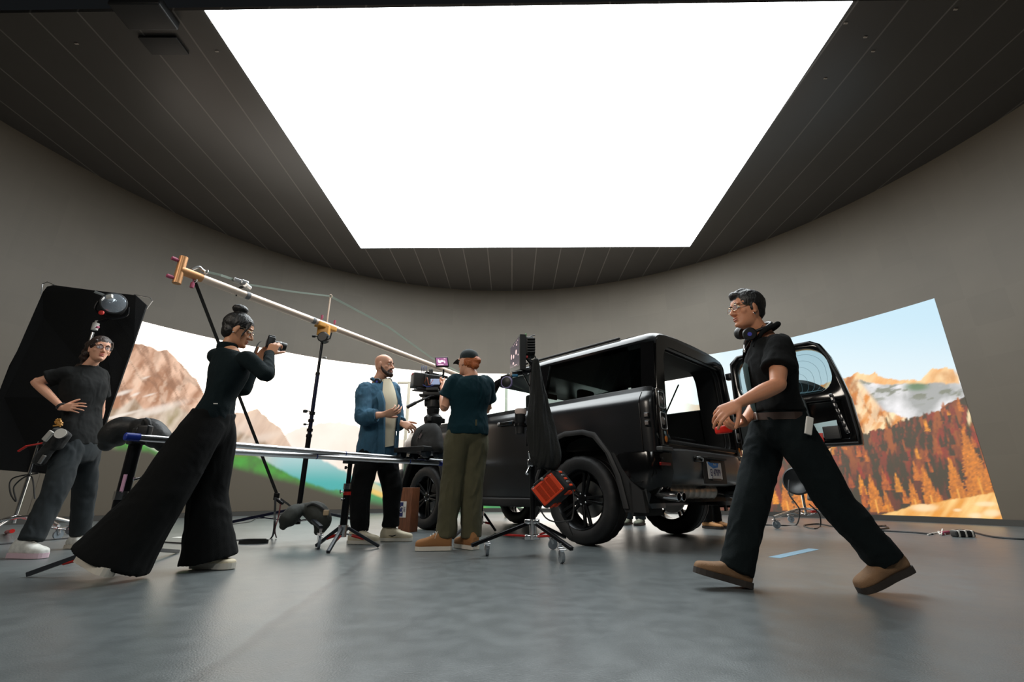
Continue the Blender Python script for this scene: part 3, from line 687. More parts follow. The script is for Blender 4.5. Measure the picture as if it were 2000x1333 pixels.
# number plate
PLW = mat('plate_white', s2l(226, 218, 214), .5); PLB = mat('plate_blue', s2l(40, 130, 205), .5); NAVY = mat('plate_navy', s2l(36, 40, 92), .5)
px, py0, pz0, pw, ph = -.9445, .10, .655, .305, .152
q = MB(); q.box((px + .004, py0, pz0), (.006, pw, ph), bev=.004); npl = q.build('number_plate', PLW, car)
q = MB(); q.prism([(px - .0005, py0 + pw * .49, pz0 + ph * .48), (px - .0005, py0 - pw * .30, pz0 + ph * .48), (px - .0005, py0 - pw * .22, pz0 + ph * .2), (px - .0005, py0 + pw * .12, pz0 + ph * .12), (px - .0005, py0 + pw * .42, pz0 + ph * .3)], (-.0008, 0, 0)); q.build('plate_sky', PLB, npl, smooth=False)
q = MB(); q.box((px, py0, pz0 + ph * .5 + .004), (.01, pw * .66, .022), bev=.003); q.build('plate_frame', BLACK, npl); q = MB(); q.box((px, py0 - .01, pz0 - ph * .5 - .006), (.01, pw * .62, .02), bev=.003); q.build('plate_frame', BLACK, npl)
def text(body, size, name, m, parent, mtx, extrude=.0008, align='CENTER', sx=1.):
    c = bpy.data.curves.new(name, 'FONT'); c.body = body; c.size = size; c.extrude = extrude; c.align_x = align; c.align_y = 'CENTER'; c.resolution_u = 3
    o = bpy.data.objects.new('t', c); COL.objects.link(o); bpy.context.view_layer.update()
    me = bpy.data.meshes.new_from_object(o.evaluated_get(bpy.context.evaluated_depsgraph_get())); bpy.data.objects.remove(o)
    me.transform(mtx @ M.Diagonal((sx, 1, 1, 1)))
    me.materials.clear(); return link(name, me, m, parent, False)
TM = M(((0, 0, -1, px - .002), (-1, 0, 0, py0), (0, 1, 0, pz0), (0, 0, 0, 1)))       # text plane facing the rear
text('EJ 47979', .088, 'plate_lettering', NAVY, npl, TM @ M.Translation((.0, -.022, 0)), sx=.72)
text('Illinois', .026, 'plate_state', WHITEP, npl, TM @ M.Translation((0, ph * .5 - .022, .0015)))
text('DEALER', .016, 'frame_lettering', WHITEP, npl, TM @ M.Translation((0, ph * .5 + .004, .004))) if False else None
# exhaust and underbody
EXM = mat('exhaust_metal', s2l(150, 145, 138), .33, metal=1., bump=.1, bscale=60)
q = MB(); prof = []
for k in range(41):
    u = k / 40; prof.append((.082 + (.005 if k % 5 == 0 else 0), -.44 + .98 * u))
q.lathe((-.66, .08, .475), (0, 1, 0), [(.02, -.46)] + prof + [(.02, .56)], 28); q.build('muffler', EXM, car)
for s in (1, -1):
    q = MB()
    for dy in (-.045, .045):
        q.lathe((-.60, s * .72 + dy, .455), (-1, 0, -.1), [(.034, 0), (.038, .12), (.038, .29), (.033, .292), (.031, .2), (.030, .05)], 20)
    q.build('exhaust_tip', CHROME, car)
q = MB(); q.box((1.1, 0, .44), (1.3, 1.4, .18)); q.box((1.3, 0, .52), (1.6, 1.84, .30)); q.box((-.3, 0, .60), (.9, 1.1, .16)); q.cyl((0, -.7, .40), (0, .7, .40), .06); q.cyl((2.587, -.7, .40), (2.587, .7, .40), .06); q.box((2.5, 0, .55), (1.5, 1.1, .3)); q.bar((-.74, -.06, .50), (-.74, -.06, .70), .08, .08); q.build('underbody', TRIM, car, smooth=False)
q = MB(); q.bar((.62, .93, .36), (2.0, .93, .36), .08, .09, bev=.02); q.bar((.62, -.93, .36), (2.0, -.93, .36), .08, .09, bev=.02); q.build('sill_step', TRIM, car)
# wheels
RIM = mat('dark_rim', s2l(30, 31, 33), .25, metal=.6)
def wheel(cx, cy, s):
    t = MB(); r = .40; w_ = .13
    prof = [(.268, -w_ + .02), (.30, -w_ + .004), (.355, -w_), (.385, -w_ + .016), (.398, -w_ + .04), (.40, -.055), (.394, -.05), (.394, -.04), (.40, -.035), (.40, .035), (.394, .04), (.394, .05), (.40, .055), (.398, w_ - .04), (.385, w_ - .016), (.355, w_), (.30, w_ - .004), (.268, w_ - .02), (.262, 0)]
    n = 72; vs = []; fs = []; c = V((cx, cy, .40))
    for (rad, h) in prof:
        for k in range(n):
            g = 2 * math.pi * k / n; rr_ = rad - (.006 if (rad > .38 and abs(h) > .06 and (k % 3 == 0)) else 0)
            vs.append(c + V((rr_ * math.cos(g), s * h, rr_ * math.sin(g))))
    for i_ in range(len(prof)):
        j = (i_ + 1) % len(prof)
        for k in range(n): fs.append((i_ * n + k, i_ * n + (k + 1) % n, j * n + (k + 1) % n, j * n + k))
    t.add(vs, fs); tyre = t.build('tyre', RUBBER, car)
    m = MB()
    pr = [(.268, -.115), (.262, -.10), (.245, -.06), (.24, .0), (.248, .07), (.262, .095), (.273, .11), (.268, .116), (.255, .10), (.236, .06), (.228, 0), (.236, -.1)]
    vs = []; fs = []
    for (rad, h) in pr:
        for k in range(48):
            g = 2 * math.pi * k / 48; vs.append(c + V((rad * math.cos(g), s * h, rad * math.sin(g))))
    for i_ in range(len(pr)):
        j = (i_ + 1) % len(pr)
        for k in range(48): fs.append((i_ * 48 + k, i_ * 48 + (k + 1) % 48, j * 48 + (k + 1) % 48, j * 48 + k))
    m.add(vs, fs)
    for k in range(5):
        g = R_(90 + 72 * k + 20)
        for dg in (-.13, .13):
            a = c + V((.045 * math.cos(g + dg * 2.4), s * .055, .045 * math.sin(g + dg * 2.4))); b = c + V((.25 * math.cos(g + dg), s * .085, .25 * math.sin(g + dg)))
            m.bar(a, b, .026, .03, bev=.006, up=(0, 1, 0))
    m.lathe(c, (0, s, 0), [(.06, -.02), (.075, .03), (.07, .065), (.04, .075), (.001, .076)], 24)
    rim = m.build('rim', RIM, tyre)
    d = MB(); d.lathe(c, (0, s, 0), [(.17, -.05), (.17, -.025)], 32); d.build('brake_disc', STEEL, rim)
    d = MB()
    for k in range(5):
        g = R_(72 * k); d.cyl(c + V((.05 * math.cos(g), s * .06, .05 * math.sin(g))), c + V((.05 * math.cos(g), s * .08, .05 * math.sin(g))), .008, n=8)
    d.build('wheel_nut', CHROME, rim)
for cx, sy in ((0, 1), (0, -1), (2.587, 1), (2.587, -1)): wheel(cx, sy * .85, sy)
# rear door, swung out about its right-hand hinges: inner face towards us
DT = .13; y1 = -.875
def dshape(k=0.):
    return [(-.86 - k, .90 + k), (-1.955 + k, .89 + k), (-1.965 + k, 1.0), (-1.95 + k, 1.35), (-1.915 + k, 1.55), (-1.86 + k, 1.80), (-1.80 + k * 1.3, 1.935 - k * .5), (-1.72 + k, 1.985 - k), (-1.2, 1.99 - k), (-.96 - k, 1.975 - k), (-.875 - k, 1.90 - k * 1.3), (-.86 - k, 1.6), (-.855 - k, 1.3)]
win = [(y, z) for y, z in rrect(-1.855, -.935, 1.43, 1.925, .17, 8, ks=(1, 1.25, 1.1, 1))]
wcut = MB().prism([(x - .0 + (z - 1.43) * .07 * (1 if x < -1.4 else 0), y1 + .1, z) for x, z in win], (0, -.4, 0))
dm = MB().prism([(x, y1, z) for x, z in dshape()], (0, -DT, 0))
door = carve(dm, [wcut, MB().box((-1.72, y1, 1.15), (.30, .14, .38)), ], 'rear_door', GLOSS, car, bevel=.012)
MB().prism([(x, y1 - .06, z) for x, z in [(x + (z - 1.43) * .07 * (1 if x < -1.4 else 0), z) for x, z in rrect(-1.86, -.93, 1.425, 1.93, .17, 8, ks=(1, 1.25, 1.1, 1))]], (0, -.006, 0)).build('door_window', MIDG, door, smooth=False)
q = MB()
for k in range(7):
    s_ = 1 - k * .13; pts = [(-1.39 + (x + 1.39) * s_, y1 - .052, 1.44 + (z - 1.44) * s_) for x, z in win if z > 1.46 or k == 0]
    q.tube(pts[: len(pts)], .0012, 4)
q.build('heater_wires', mat('heater_wire', s2l(90, 130, 145), .6), door)
PAN2 = mat('door_panel', s2l(50, 58, 60), .65, bump=.08, bscale=400)
q = carve(MB().prism([(-.90, y1 + .03, .95), (-1.56, y1 + .03, .95), (-1.60, y1 + .03, 1.02), (-1.57, y1 + .03, 1.36), (-1.54, y1 + .03, 1.42), (-.90, y1 + .03, 1.42)], (0, -.04, 0)), [MB().box((-1.36, y1 + .03, 1.33), (.30, .03, .06)), MB().box((-1.25, y1 + .03, 1.17), (.36, .05, .15))], 'door_trim_panel', PAN2, door, bevel=.008)
for (x, z) in ((-1.5, 1.30), (-1.555, 1.20), (-1.565, 1.05), (-1.42, 1.29)):
    MB().lathe((x, y1 + .031, z), (0, 1, 0), [(.009, 0), (.009, .004), (.001, .005)], 12).build('trim_clip', WHITEP, q)
MB().box((-1.40, y1 + .02, 1.11), (.12, .03, .07), bev=.02).build('orange_pouch', mat('orange_cloth', s2l(224, 128, 40), .7), door)
MB().prism([(-1.60, y1 + .004, 1.12), (-1.80, y1 + .004, 1.14), (-1.80, y1 + .004, 1.08), (-1.72, y1 + .004, 1.07), (-1.70, y1 + .004, .98), (-1.63, y1 + .004, .98)], (0, .004, 0)).build('paper_label', mat('label_paper', s2l(196, 222, 226), .6), door, smooth=False)
MB().box((-1.645, y1 + .01, .98), (.035, .01, .09), bev=.004).build('red_marker', RED, door)
MB().box((-1.74, y1 + .01, 1.02), (.14, .03, .13), bev=.01).build('latch_cover', BLACK, door)
q = MB(); q.bar((-1.80, y1 + .02, 1.40), (-1.875, y1 + .02, 1.0), .03, .012, bev=.004); q.build('latch_strip', STEEL, door)
q = MB(); q.bar((-1.80 - .015, y1 + .026, 1.39), (-1.80 - .06, y1 + .026, 1.01), .014, .012)
for z in np.linspace(1.02, 1.38, 7): q.box((-1.835 - (1.4 - z) * .16 + .03, y1 + .03, z), (.03, .02, .03), bev=.004)
q.build('latch', BLACKM, door)
MB().tube([(x, y1 + .004, z) for x, z in dshape(.02)], .012, 8, True).build('door_rubber', RUBBER, door)
# spare wheel on the outside of the door
sp_ = MB(); sp_.lathe((-1.42, y1 - DT - .25, 1.24), (0, 1, 0), [(.27, 0), (.36, -.0), (.385, .02), (.40, .06), (.40, .18), (.385, .22), (.36, .24), (.27, .24)], 64); spw = sp_.build('spare_tyre', RUBBER, door)
q = MB(); q.lathe((-1.42, y1 - DT - .2, 1.24), (0, 1, 0), [(.27, 0), (.26, .1), (.06, .12), (.06, .16)], 40); q.build('spare_rim', RIM, spw)
for z in (1.05, 1.35, 1.75):
    MB().box((-.845, y1 - .02, z), (.07, .07, .08), bev=.015).build('door_hinge', BLACKM, car)
LOCAL[0] = False
# ================================================================== people
def skin_mat(name, col):
    m = mat(name, col, .5, var=.04, vscale=25, bump=.04, bscale=250); b = m.node_tree.nodes['Principled BSDF']
    b.inputs['Subsurface Weight'].default_value = .12; b.inputs['Subsurface Radius'].default_value = (.02, .008, .004); b.inputs['Subsurface Scale'].default_value = .3
    return m
def blob(mb, name, m, parent, voxel=.006, it=3, disp=0., ds=14., seed=1, st=(1, 1, .6), fac=.5):
    mods = [('REMESH', dict(mode='VOXEL', voxel_size=voxel, use_smooth_shade=True)), ('SMOOTH', dict(factor=fac, iterations=it))]
    me = evald(mesh_of(mb), mods)
    if disp:
        n = len(me.vertices); co = np.empty(n * 3); me.vertices.foreach_get('co', co); co = co.reshape(-1, 3)
        no = np.empty(n * 3); me.vertex_normals.foreach_get('vector', no); no = no.reshape(-1, 3)
        q = co * ds * np.array(st) + 50
        warp = vnoise(q[:, 0] * .6, q[:, 1] * .6, q[:, 2] * .6, seed + 9) * 1.5
        r = 1 - np.abs(fbm(q[:, 0] + warp, q[:, 1] + warp, q[:, 2] + warp * .5, 3, seed) - .5) * 4
        r = np.clip(r, -.6, 1); co = co + no * (disp * (r - .35))[:, None]
        me.vertices.foreach_set('co', co.ravel()); me.update()
    me.materials.clear()
    return link(name, me, m, parent, True)
def rt(mb, pts, rad, n=16, k=5):            # smooth tube with rounded ends
    a = [np.array(list(p) + [r]) for p, r in zip(pts, rad)]; c = catmull(a, k)
    P_ = [V(q[:3]) for q in c]; R = [max(float(q[3]), .003) for q in c]
    d0 = (P_[0] - P_[1]).normalized(); d1 = (P_[-1] - P_[-2]).normalized(); r0, r1 = R[0], R[-1]
    P_ = [P_[0] + d0 * r0 * .92, P_[0] + d0 * r0 * .6] + P_ + [P_[-1] + d1 * r1 * .6, P_[-1] + d1 * r1 * .92]
    R = [r0 * .35, r0 * .8] + R + [r1 * .8, r1 * .35]
    return mb.tube(P_, R, n)
def flat_tube(mb, pts, rad, n=16, k=5):     # smooth tube with flat ends (cuffs, hems)
    a = [np.array(list(p) + [r]) for p, r in zip(pts, rad)]; c = catmull(a, k)
    return mb.tube([V(q[:3]) for q in c], [max(float(q[3]), .003) for q in c], n)
def secs(mb, rows, n=28, e=2.25, k=4):      # rows: centre, lateral axis, forward axis, half-width, front depth, back depth
    c = catmull([np.concatenate([np.array(r[0]), np.array(r[1]), np.array(r[2]), [r[3], r[4], r[5]]]) for r in rows], k)
    vs = []
    for q in c:
        o = V(q[:3]); l = V(q[3:6]).normalized(); f = V(q[6:9]).normalized()
        for i in range(n):
            g = 2 * math.pi * i / n; cs, sn = math.cos(g), math.sin(g)
            x = math.copysign(abs(cs) ** (2 / e), cs) * q[9]; y = math.copysign(abs(sn) ** (2 / e), sn) * (q[10] if sn > 0 else q[11])
            vs.append(o + l * x + f * y)
    N = len(c); fs = [(i * n + j, i * n + (j + 1) % n, (i + 1) * n + (j + 1) % n, (i + 1) * n + j) for i in range(N - 1) for j in range(n)]
    fs += [tuple(range(n))[::-1], tuple((N - 1) * n + j for j in range(n))]
    return mb.add(vs, fs)
def lerp(a, b, t): return a + (b - a) * t

HP = [  # head rings: height, half-width, front, back
    (-.122, .020, .066, -.030), (-.114, .034, .080, -.005), (-.100, .046, .086, .012), (-.080, .055, .083, .040), (-.060, .061, .082, .062), (-.040, .066, .082, .078),
    (-.015, .070, .080, .088), (.008, .072, .082, .095), (.026, .073, .090, .098), (.050, .074, .088, .100), (.075, .071, .076, .094), (.095, .060, .056, .078), (.110, .040, .030, .050), (.117, .014, .010, .018)]
def head_frame(J):
    f = V(J['face']).normalized(); u = V(J.get('up', (0, 0, 1))); l = u.cross(f).normalized(); u = f.cross(l).normalized(); return f, u, l
def head(mb, c, f, u, l, s=1., jaw=1.):
    rows = []
    for (z, w_, fr, bk) in HP:
        jw = jaw if z < -.03 else 1.
        rows.append((c + u * z * s, l, f, w_ * s * jw, fr * s, (bk if bk > 0 else .012) * s))
    secs(mb, rows, 30, 2.15, 3)
    nz = lambda x, y, z: c + (f * x + l * y + u * z) * s
    rt(mb, [nz(.086, 0, .014), nz(.094, 0, -.004), nz(.104, 0, -.022), nz(.107, 0, -.033)], [.006 * s, .008 * s, .011 * s, .012 * s], 10)
    for g in (1, -1):
        mb.ell(nz(.092, g * .012, -.036), (.011 * s, .011 * s, .009 * s)); mb.ell(nz(.082, g * .033, .026), (.012 * s, .024 * s, .008 * s), M((f, l, u)).transposed())
        mb.ell(nz(.050, g * .043, -.024), (.020 * s, .020 * s, .022 * s), M((f, l, u)).transposed())
        er = M((f, l, u)).transposed() @ M.Rotation(g * R_(18), 3, 'Z') @ M.Rotation(R_(12), 3, 'Y')
        mb.ell(nz(-.006, g * .076, -.008), (.021 * s, .008 * s, .034 * s), er); mb.ell(nz(-.002, g * .076, -.036), (.010 * s, .008 * s, .011 * s), er)
    R3 = M((f, l, u)).transposed()
    mb.ell(nz(.086, 0, -.062), (.011 * s, .024 * s, .0068 * s), R3); mb.ell(nz(.084, 0, -.076), (.011 * s, .021 * s, .0078 * s), R3); mb.ell(nz(.078, 0, -.103), (.017 * s, .022 * s, .016 * s), R3)
def face_parts(p, c, f, u, l, s, brow, lipm, eyes=(0,)):
    R3 = M((f, l, u)).transposed(); nz = lambda x, y, z: c + (f * x + l * y + u * z) * s
    EYEW = bpy.data.materials.get('eye_white') or mat('eye_white', s2l(225, 220, 212), .2); IRIS = bpy.data.materials.get('iris') or mat('iris', s2l(40, 26, 18), .15)
    for g in (1, -1):
        q = MB(); q.ell(nz(.0745, g * .031, .004), (.0125 * s, .0145 * s, .0075 * s), R3); e = q.build('eye', EYEW, p)
        q = MB(); q.ell(nz(.0835, g * .031, .004), (.0045 * s, .0062 * s, .0062 * s), R3); q.build('iris', IRIS, e)
        q = MB(); rt(q, [nz(.0875, g * .016, .0225), nz(.092, g * .030, .030), nz(.080, g * .048, .026)], [.0042 * s, .0048 * s, .0028 * s], 8, 4); q.build('eyebrow', brow, p)
    q = MB(); q.ell(nz(.0885, 0, -.0625), (.0095 * s, .0225 * s, .0050 * s), R3); q.ell(nz(.087, 0, -.0745), (.0095 * s, .0195 * s, .0062 * s), R3); q.build('lips', lipm, p)

def hand(mb, w_, d, nrm, th, curls=(20, 25, 30, 35), thumb=20, s=1., spread=4):
    # w_: wrist; d: finger direction; nrm: palm normal (towards the gripped side); th: +1/-1 side of the thumb along d x nrm
    d = V(d).normalized(); nrm = V(nrm); nrm = (nrm - d * nrm.dot(d)).normalized(); sd = d.cross(nrm).normalized() * th
    A = lambda x, y, z: w_ + (d * x + sd * y + nrm * z) * s
    secs(mb, [(A(-.03, 0, 0), sd, nrm, .026 * s, .019 * s, .019 * s), (A(.0, 0, 0), sd, nrm, .028 * s, .019 * s, .018 * s), (A(.04, .003, 0), sd, nrm, .039 * s, .016 * s, .014 * s), (A(.075, 0, 0), sd, nrm, .042 * s, .014 * s, .012 * s), (A(.096, -.001, 0), sd, nrm, .039 * s, .011 * s, .010 * s)], 18, 2.5, 3)
    for i, (y, x, segs, r) in enumerate(((.0315, .090, (.043, .027, .021), .0088), (.0105, .096, (.047, .031, .023), .0090), (-.0110, .093, (.043, .028, .022), .0086), (-.0310, .083, (.034, .021, .019), .0076))):
        p = A(x, y, 0); a = 0; pts = [A(x - .025, y * .95, 0), p]; fd = (d + sd * math.tan(R_(spread)) * (y / .02)).normalized(); cu = curls[i]
        for k_, L_ in enumerate(segs):
            a += R_(cu * (1., 1.15, .8)[k_]); p = p + (fd * math.cos(a) + nrm * math.sin(a)) * L_ * s; pts.append(p)
        rt(mb, pts, [r * s * 1.05, r * s * 1.08, r * s, r * s * .95, r * s * .82], 10, 3)
    t0 = A(.018, .028, .004); td = (d * .62 + sd * .75 + nrm * .25).normalized(); pts = [A(.0, .012, 0), t0]; p = t0; g = R_(thumb)
    for k_, L_ in enumerate((.042, .034, .026)):
        ang = g * (.3, 1., 1.6)[k_]; dd = (td * math.cos(ang) + (nrm * .8 + d * .5 - sd * .25).normalized() * math.sin(ang)).normalized(); p = p + dd * L_ * s; pts.append(p)
    rt(mb, pts, [.013 * s, .0145 * s, .0118 * s, .0108 * s, .0088 * s], 10, 3)

def shoe(p, heel, toe, up, L_, wd, m, solem, high=.09, lace=None, solez=.028, name='shoe', boot=False):
    d = (V(toe) - V(heel)); d.normalize(); up = V(up); up = (up - d * up.dot(d)).normalized(); l = up.cross(d)
    A = lambda x, y, z: V(heel) + d * x + l * y + up * z
    q = MB(); rows = []
    for t, w_, h in ((0.0, .6, .62), (.04, .80, .80), (.16, .88, .98), (.30, .86, 1.0), (.42, .86, .88), (.55, .95, .70), (.70, 1.0, .56), (.84, .94, .48), (.94, .72, .40), (.985, .40, .28)):
        hh = high * h; rows.append((A(t * L_, 0, solez * .6 + hh * .5), l, up, wd * .5 * w_, hh * .5 + .004, hh * .5))
    secs(q, rows, 22, 2.6, 3)
    rt(q, [A(.14 * L_, 0, high * .6), A(.20 * L_, 0, high * 1.25)] if boot else [A(.16 * L_, 0, high * .7), A(.18 * L_, 0, high * .98)], [wd * .46, wd * .44], 16)
    sh = blob(q, name, m, p, .006, 3)
    q = MB(); out = []
    for t, w_ in ((0.02, .35), (0, .62), (.04, .86), (.16, .94), (.32, .90), (.46, .92), (.60, 1.02), (.74, 1.06), (.87, .98), (.96, .74), (1.0, .40), (1.005, 0)):
        out.append((t * L_, wd * .5 * w_))
    pts = [A(x - .004, y, 0) for x, y in out] + [A(x - .004, -y, 0) for x, y in out[::-1][1:]]
    q.prism(pts, up * solez); q.build('sole', solem, sh, smooth=False)
    if lace:
        q = MB()
        for k_ in range(4):
            t = .36 + .07 * k_; z = solez * .6 + high * float(np.interp(t, [.30, .42, .55, .70], [1.0, .88, .70, .56])) + .004
            q.tube([A(t * L_, -wd * .24, z - .01), A(t * L_ + .006, 0, z + .003), A(t * L_, wd * .24, z - .01)], .004, 6)
        q.tube([A(.34 * L_, 0, high + .01), A(.40 * L_, .03, high + .012), A(.46 * L_, .045, high * .7)], .0035, 6)
        q.build('laces', lace, sh)
    return sh

def person(label, Y0, J, skin, top, bot, h=1.75, fem=False, sleeve='short', hands=None, leg_r=(.100, .082, .070, .075), leg_flat=None, top_ext=.10, top_k=1., bodyvox=.0048, cat='person', group=None, jaw=1., bust=0., seed=1, head_s=1., fold=.007, top_name='shirt', sleeve_r=None, brow=None, lips=None, waist_f=1., wg=0.):
    k = h / 1.75; W = {}
    for n_, q in J.items():
        if n_ in ('face', 'up', 'fwd'): continue
        W[n_] = q.copy() if isinstance(q, V) else P(q[0], q[1], Y0 + q[2])
    base = (W['anL'] + W['anR']) / 2; base.z = 0
    p = thing('person', label, cat, base, group)
    f, u, l = head_frame(J)
    hc = W['head']; nb = W['neck']
    lt = (W['shL'] - W['shR']).normalized(); lb = (W['hipL'] - W['hipR']); lb.z *= .5; lb.normalize()
    ch, cs = (W['hipL'] + W['hipR']) / 2, (W['shL'] + W['shR']) / 2
    spine = (cs - ch).normalized(); F0 = lambda lat: lat.cross(spine).normalized()
    FW = V(J['fwd']).normalized() if 'fwd' in J else None
    if F0(lt).dot(FW or f) < 0 and not FW: pass
    wsh, whip, dep = (.160, .165, .92) if fem else (.172, .158, 1.)
    def torso(mb, g, neck=True, t0=-.22, ex=0.):
        rows = []
        tab = [(-.22, .86 * whip, .085, .095), (-.08, .98 * whip, .105, .125), (.05, whip, .108, .125), (.15, .97 * whip * waist_f, .107, .112), (.25, .93 * whip * waist_f, .105, .100), (.42, .83 * (whip + wsh) / 2 * waist_f, .100, .088), (.62, .95 * wsh, .115 + bust * .6, .098), (.78, 1.0 * wsh, .118 + bust, .108), (.92, 1.0 * wsh, .100 + bust * .3, .100), (1.02, .86 * wsh, .082, .088), (1.09, .52 * wsh, .066, .070)]
        for t, a, fr, bk in tab:
            if t < t0: continue
            c = lerp(ch, cs, t); lat = lerp(lb, lt, min(1, max(0, t))).normalized(); fw = F0(lat)
            if t > .95: c = lerp(c, nb, min(1, (t - .95) / .25) * .7)
            rows.append((c, lat, fw, (a + g) * k, (fr * dep + g) * k, (bk * dep + g) * k))
        secs(mb, rows, 30, 2.3, 4)
    # --- skin, one continuous surface from head to ankles
    b = MB(); torso(b, -.012)
    neckc = hc - u * .075 * head_s * k - f * .012
    rt(b, [lerp(cs, nb, .4), nb, lerp(nb, neckc, .6), neckc + u * .03], [.075 * k, .060 * k, .056 * k, .055 * k] if not fem else [.066 * k, .050 * k, .047 * k, .047 * k], 18)
    head(b, hc, f, u, l, head_s * k, jaw)
    fr_ = .86 if fem else 1.
    for s in 'LR':
        sh_, el, wr = W['sh' + s], W['el' + s], W['wr' + s]
        m1 = lerp(sh_, el, .5); m2 = lerp(el, wr, .35)
        rt(b, [lerp(sh_, cs, .25), sh_, m1, lerp(sh_, el, .9), el, m2, lerp(el, wr, .75), wr], [q * k * fr_ for q in (.058, .062, .050, .041, .041, .043, .032, .0265)], 16)
        hd = (hands or {}).get(s)
        if hd: hand(b, wr, hd['d'], hd['n'], hd['t'], hd.get('c', (20, 25, 30, 35)), hd.get('th', 20), (.94 if fem else 1.04) * k * hd.get('s', 1.), hd.get('sp', 4))
        hp, kn, an = W['hip' + s], W['kn' + s], W['an' + s]
        rt(b, [lerp(hp, ch, .3), lerp(hp, kn, .15), lerp(hp, kn, .6), kn, lerp(kn, an, .3), lerp(kn, an, .85), an], [q * k * (.80) for q in (.09, .085, .068, .056, .054, .036, .036)], 16)
    blob(b, 'body', skin, p, bodyvox, 3)
    face_parts(p, hc, f, u, l, head_s * k, brow or HAIRB, lips or LIPM)
    # --- shirt
    t = MB(); torso(t, .012 * top_k, t0=-top_ext)
    for s in 'LR':
        sh_, el, wr = W['sh' + s], W['el' + s], W['wr' + s]; r = [q * k * fr_ for q in (sleeve_r or (.066, .072, .066, .064, .058, .050, .044))]
        if sleeve == 'short': pts = [lerp(sh_, cs, .3), sh_, lerp(sh_, el, .35), lerp(sh_, el, .62)]; flat_tube(t, pts, [r[0], r[1], r[2] * 1.02, r[3] * 1.08], 18)
        elif sleeve == 'rolled': pts = [lerp(sh_, cs, .3), sh_, lerp(sh_, el, .5), el, lerp(el, wr, .3), lerp(el, wr, .62)]; flat_tube(t, pts, [r[0], r[1], r[2], r[3], r[4] * 1.05, r[5] * 1.12], 18)
        elif sleeve == 'long': pts = [lerp(sh_, cs, .3), sh_, lerp(sh_, el, .5), el, lerp(el, wr, .4), lerp(el, wr, .97)]; flat_tube(t, pts, [r[0], r[1] * .95, r[2] * .9, r[3] * .84, r[4] * .88, r[5] * .78], 18)
    tp_ = blob(t, top_name, top, p, .0075, 4, fold, 13, seed)
    # --- trousers
    t = MB(); rows = []
    for q, a, fr, bk in ((-.30, .70 * whip, .07, .08), (-.20, .93 * whip, .098, .108), (-.08, 1.02 * whip, .112, .132), (.05, 1.02 * whip, .112, .130), (.20, .96 * whip * waist_f, .108, .106)):
        c = lerp(ch, cs, q); rows.append((c, lb, F0(lb), (a + .008 + wg) * k, (fr * dep + .008 + wg) * k, (bk * dep + .008 + wg) * k))
    secs(t, rows, 30, 2.3, 4)
    for s in 'LR':
        hp, kn, an = W['hip' + s], W['kn' + s], W['an' + s]
        lr = leg_flat[s] if leg_flat else [q * k for q in leg_r]
        pts = [lerp(hp, ch, .35) + V((0, 0, .02)), lerp(hp, kn, .22), lerp(hp, kn, .6), kn, lerp(kn, an, .5), lerp(kn, an, 1.04)]
        flat_tube(t, pts, [lr[0] * .92, lr[0], lerp(lr[0], lr[1], .65), lr[1], lr[2], lr[3]], 20)
    tr = blob(t, 'trousers', bot, p, .0085, 4, fold * 1.3, 10, seed + 3)
    return p, W, (hc, f, u, l, head_s * k), tp_, tr
def hx(H, x, y, z): c, f, u, l, s = H; return c + (f * x + l * y + u * z) * s
def R3(H): return M((H[1], H[3], H[2])).transposed()

HAIRB = mat('black_hair', s2l(20, 18, 17), .45, bump=.5, bscale=120, stretch=(1, 1, .25)); HAIRBR = mat('dark_brown_hair', s2l(46, 30, 22), .5, bump=.6, bscale=90)
HAIRRED = mat('auburn_hair', s2l(176, 96, 48), .5, bump=.5, bscale=120); BEARD = mat('beard_hair', s2l(52, 34, 26), .7, bump=.8, bscale=200)
SK1 = skin_mat('tan_skin', s2l(208, 144, 110)); SK2 = skin_mat('light_skin', s2l(222, 164, 134)); SK3 = skin_mat('fair_skin', s2l(214, 160, 132)); SK4 = skin_mat('golden_skin', s2l(206, 148, 112))
LIPM = mat('lips', s2l(176, 98, 84), .4); LIPW = mat('rose_lips', s2l(186, 92, 86), .4)
TEEBLK = mat('faded_black_cotton', s2l(30, 31, 31), .95, bump=.25, bscale=350, spec=.2); KNIT = mat('black_green_knit', s2l(17, 29, 32), .95, bump=.4, bscale=260, spec=.2)
TROUSBLK = mat('black_trousers', s2l(15, 16, 16), .95, bump=.25, bscale=300, spec=.2); JEANBLK = mat('washed_black_denim', s2l(30, 36, 39), .95, bump=.3, bscale=420, var=.25, vscale=6)
DENIM = mat('blue_denim', s2l(48, 88, 112), .9, bump=.35, bscale=420, var=.22, vscale=9); TEAL = mat('dark_teal_cotton', s2l(12, 42, 50), .95, bump=.25, bscale=350, spec=.2); OLIVE = mat('olive_cotton', s2l(76, 73, 52), .92, bump=.3, bscale=300, var=.15, vscale=8)
TEEW = mat('cream_tee', s2l(214, 204, 178), .9, bump=.2, bscale=300); LEATHER = mat('tan_suede', s2l(128, 98, 70), .85, bump=.3, bscale=250, var=.2, vscale=14); SOLEB = mat('dark_sole', s2l(48, 42, 38), .7); SOLEW = mat('white_sole', s2l(206, 200, 188), .6)
SNEAK = mat('off_white_sneaker', s2l(202, 190, 164), .7, bump=.15, bscale=200, var=.1, vscale=20); CANVAS = mat('ochre_canvas', s2l(150, 104, 62), .85, bump=.3, bscale=400); RUNNER = mat('pale_runner', s2l(206, 206, 200), .7, var=.2, vscale=25)
WOODB = mat('brown_belt', s2l(58, 42, 34), .6)
GLS = mat('spectacle_lens', (.8, .85, .95), .05, alpha=.10); FRAME = mat('spectacle_frame', s2l(60, 44, 34), .3, metal=.3); FRAMEM = mat('wire_frame', s2l(190, 170, 140), .25, metal=1.)
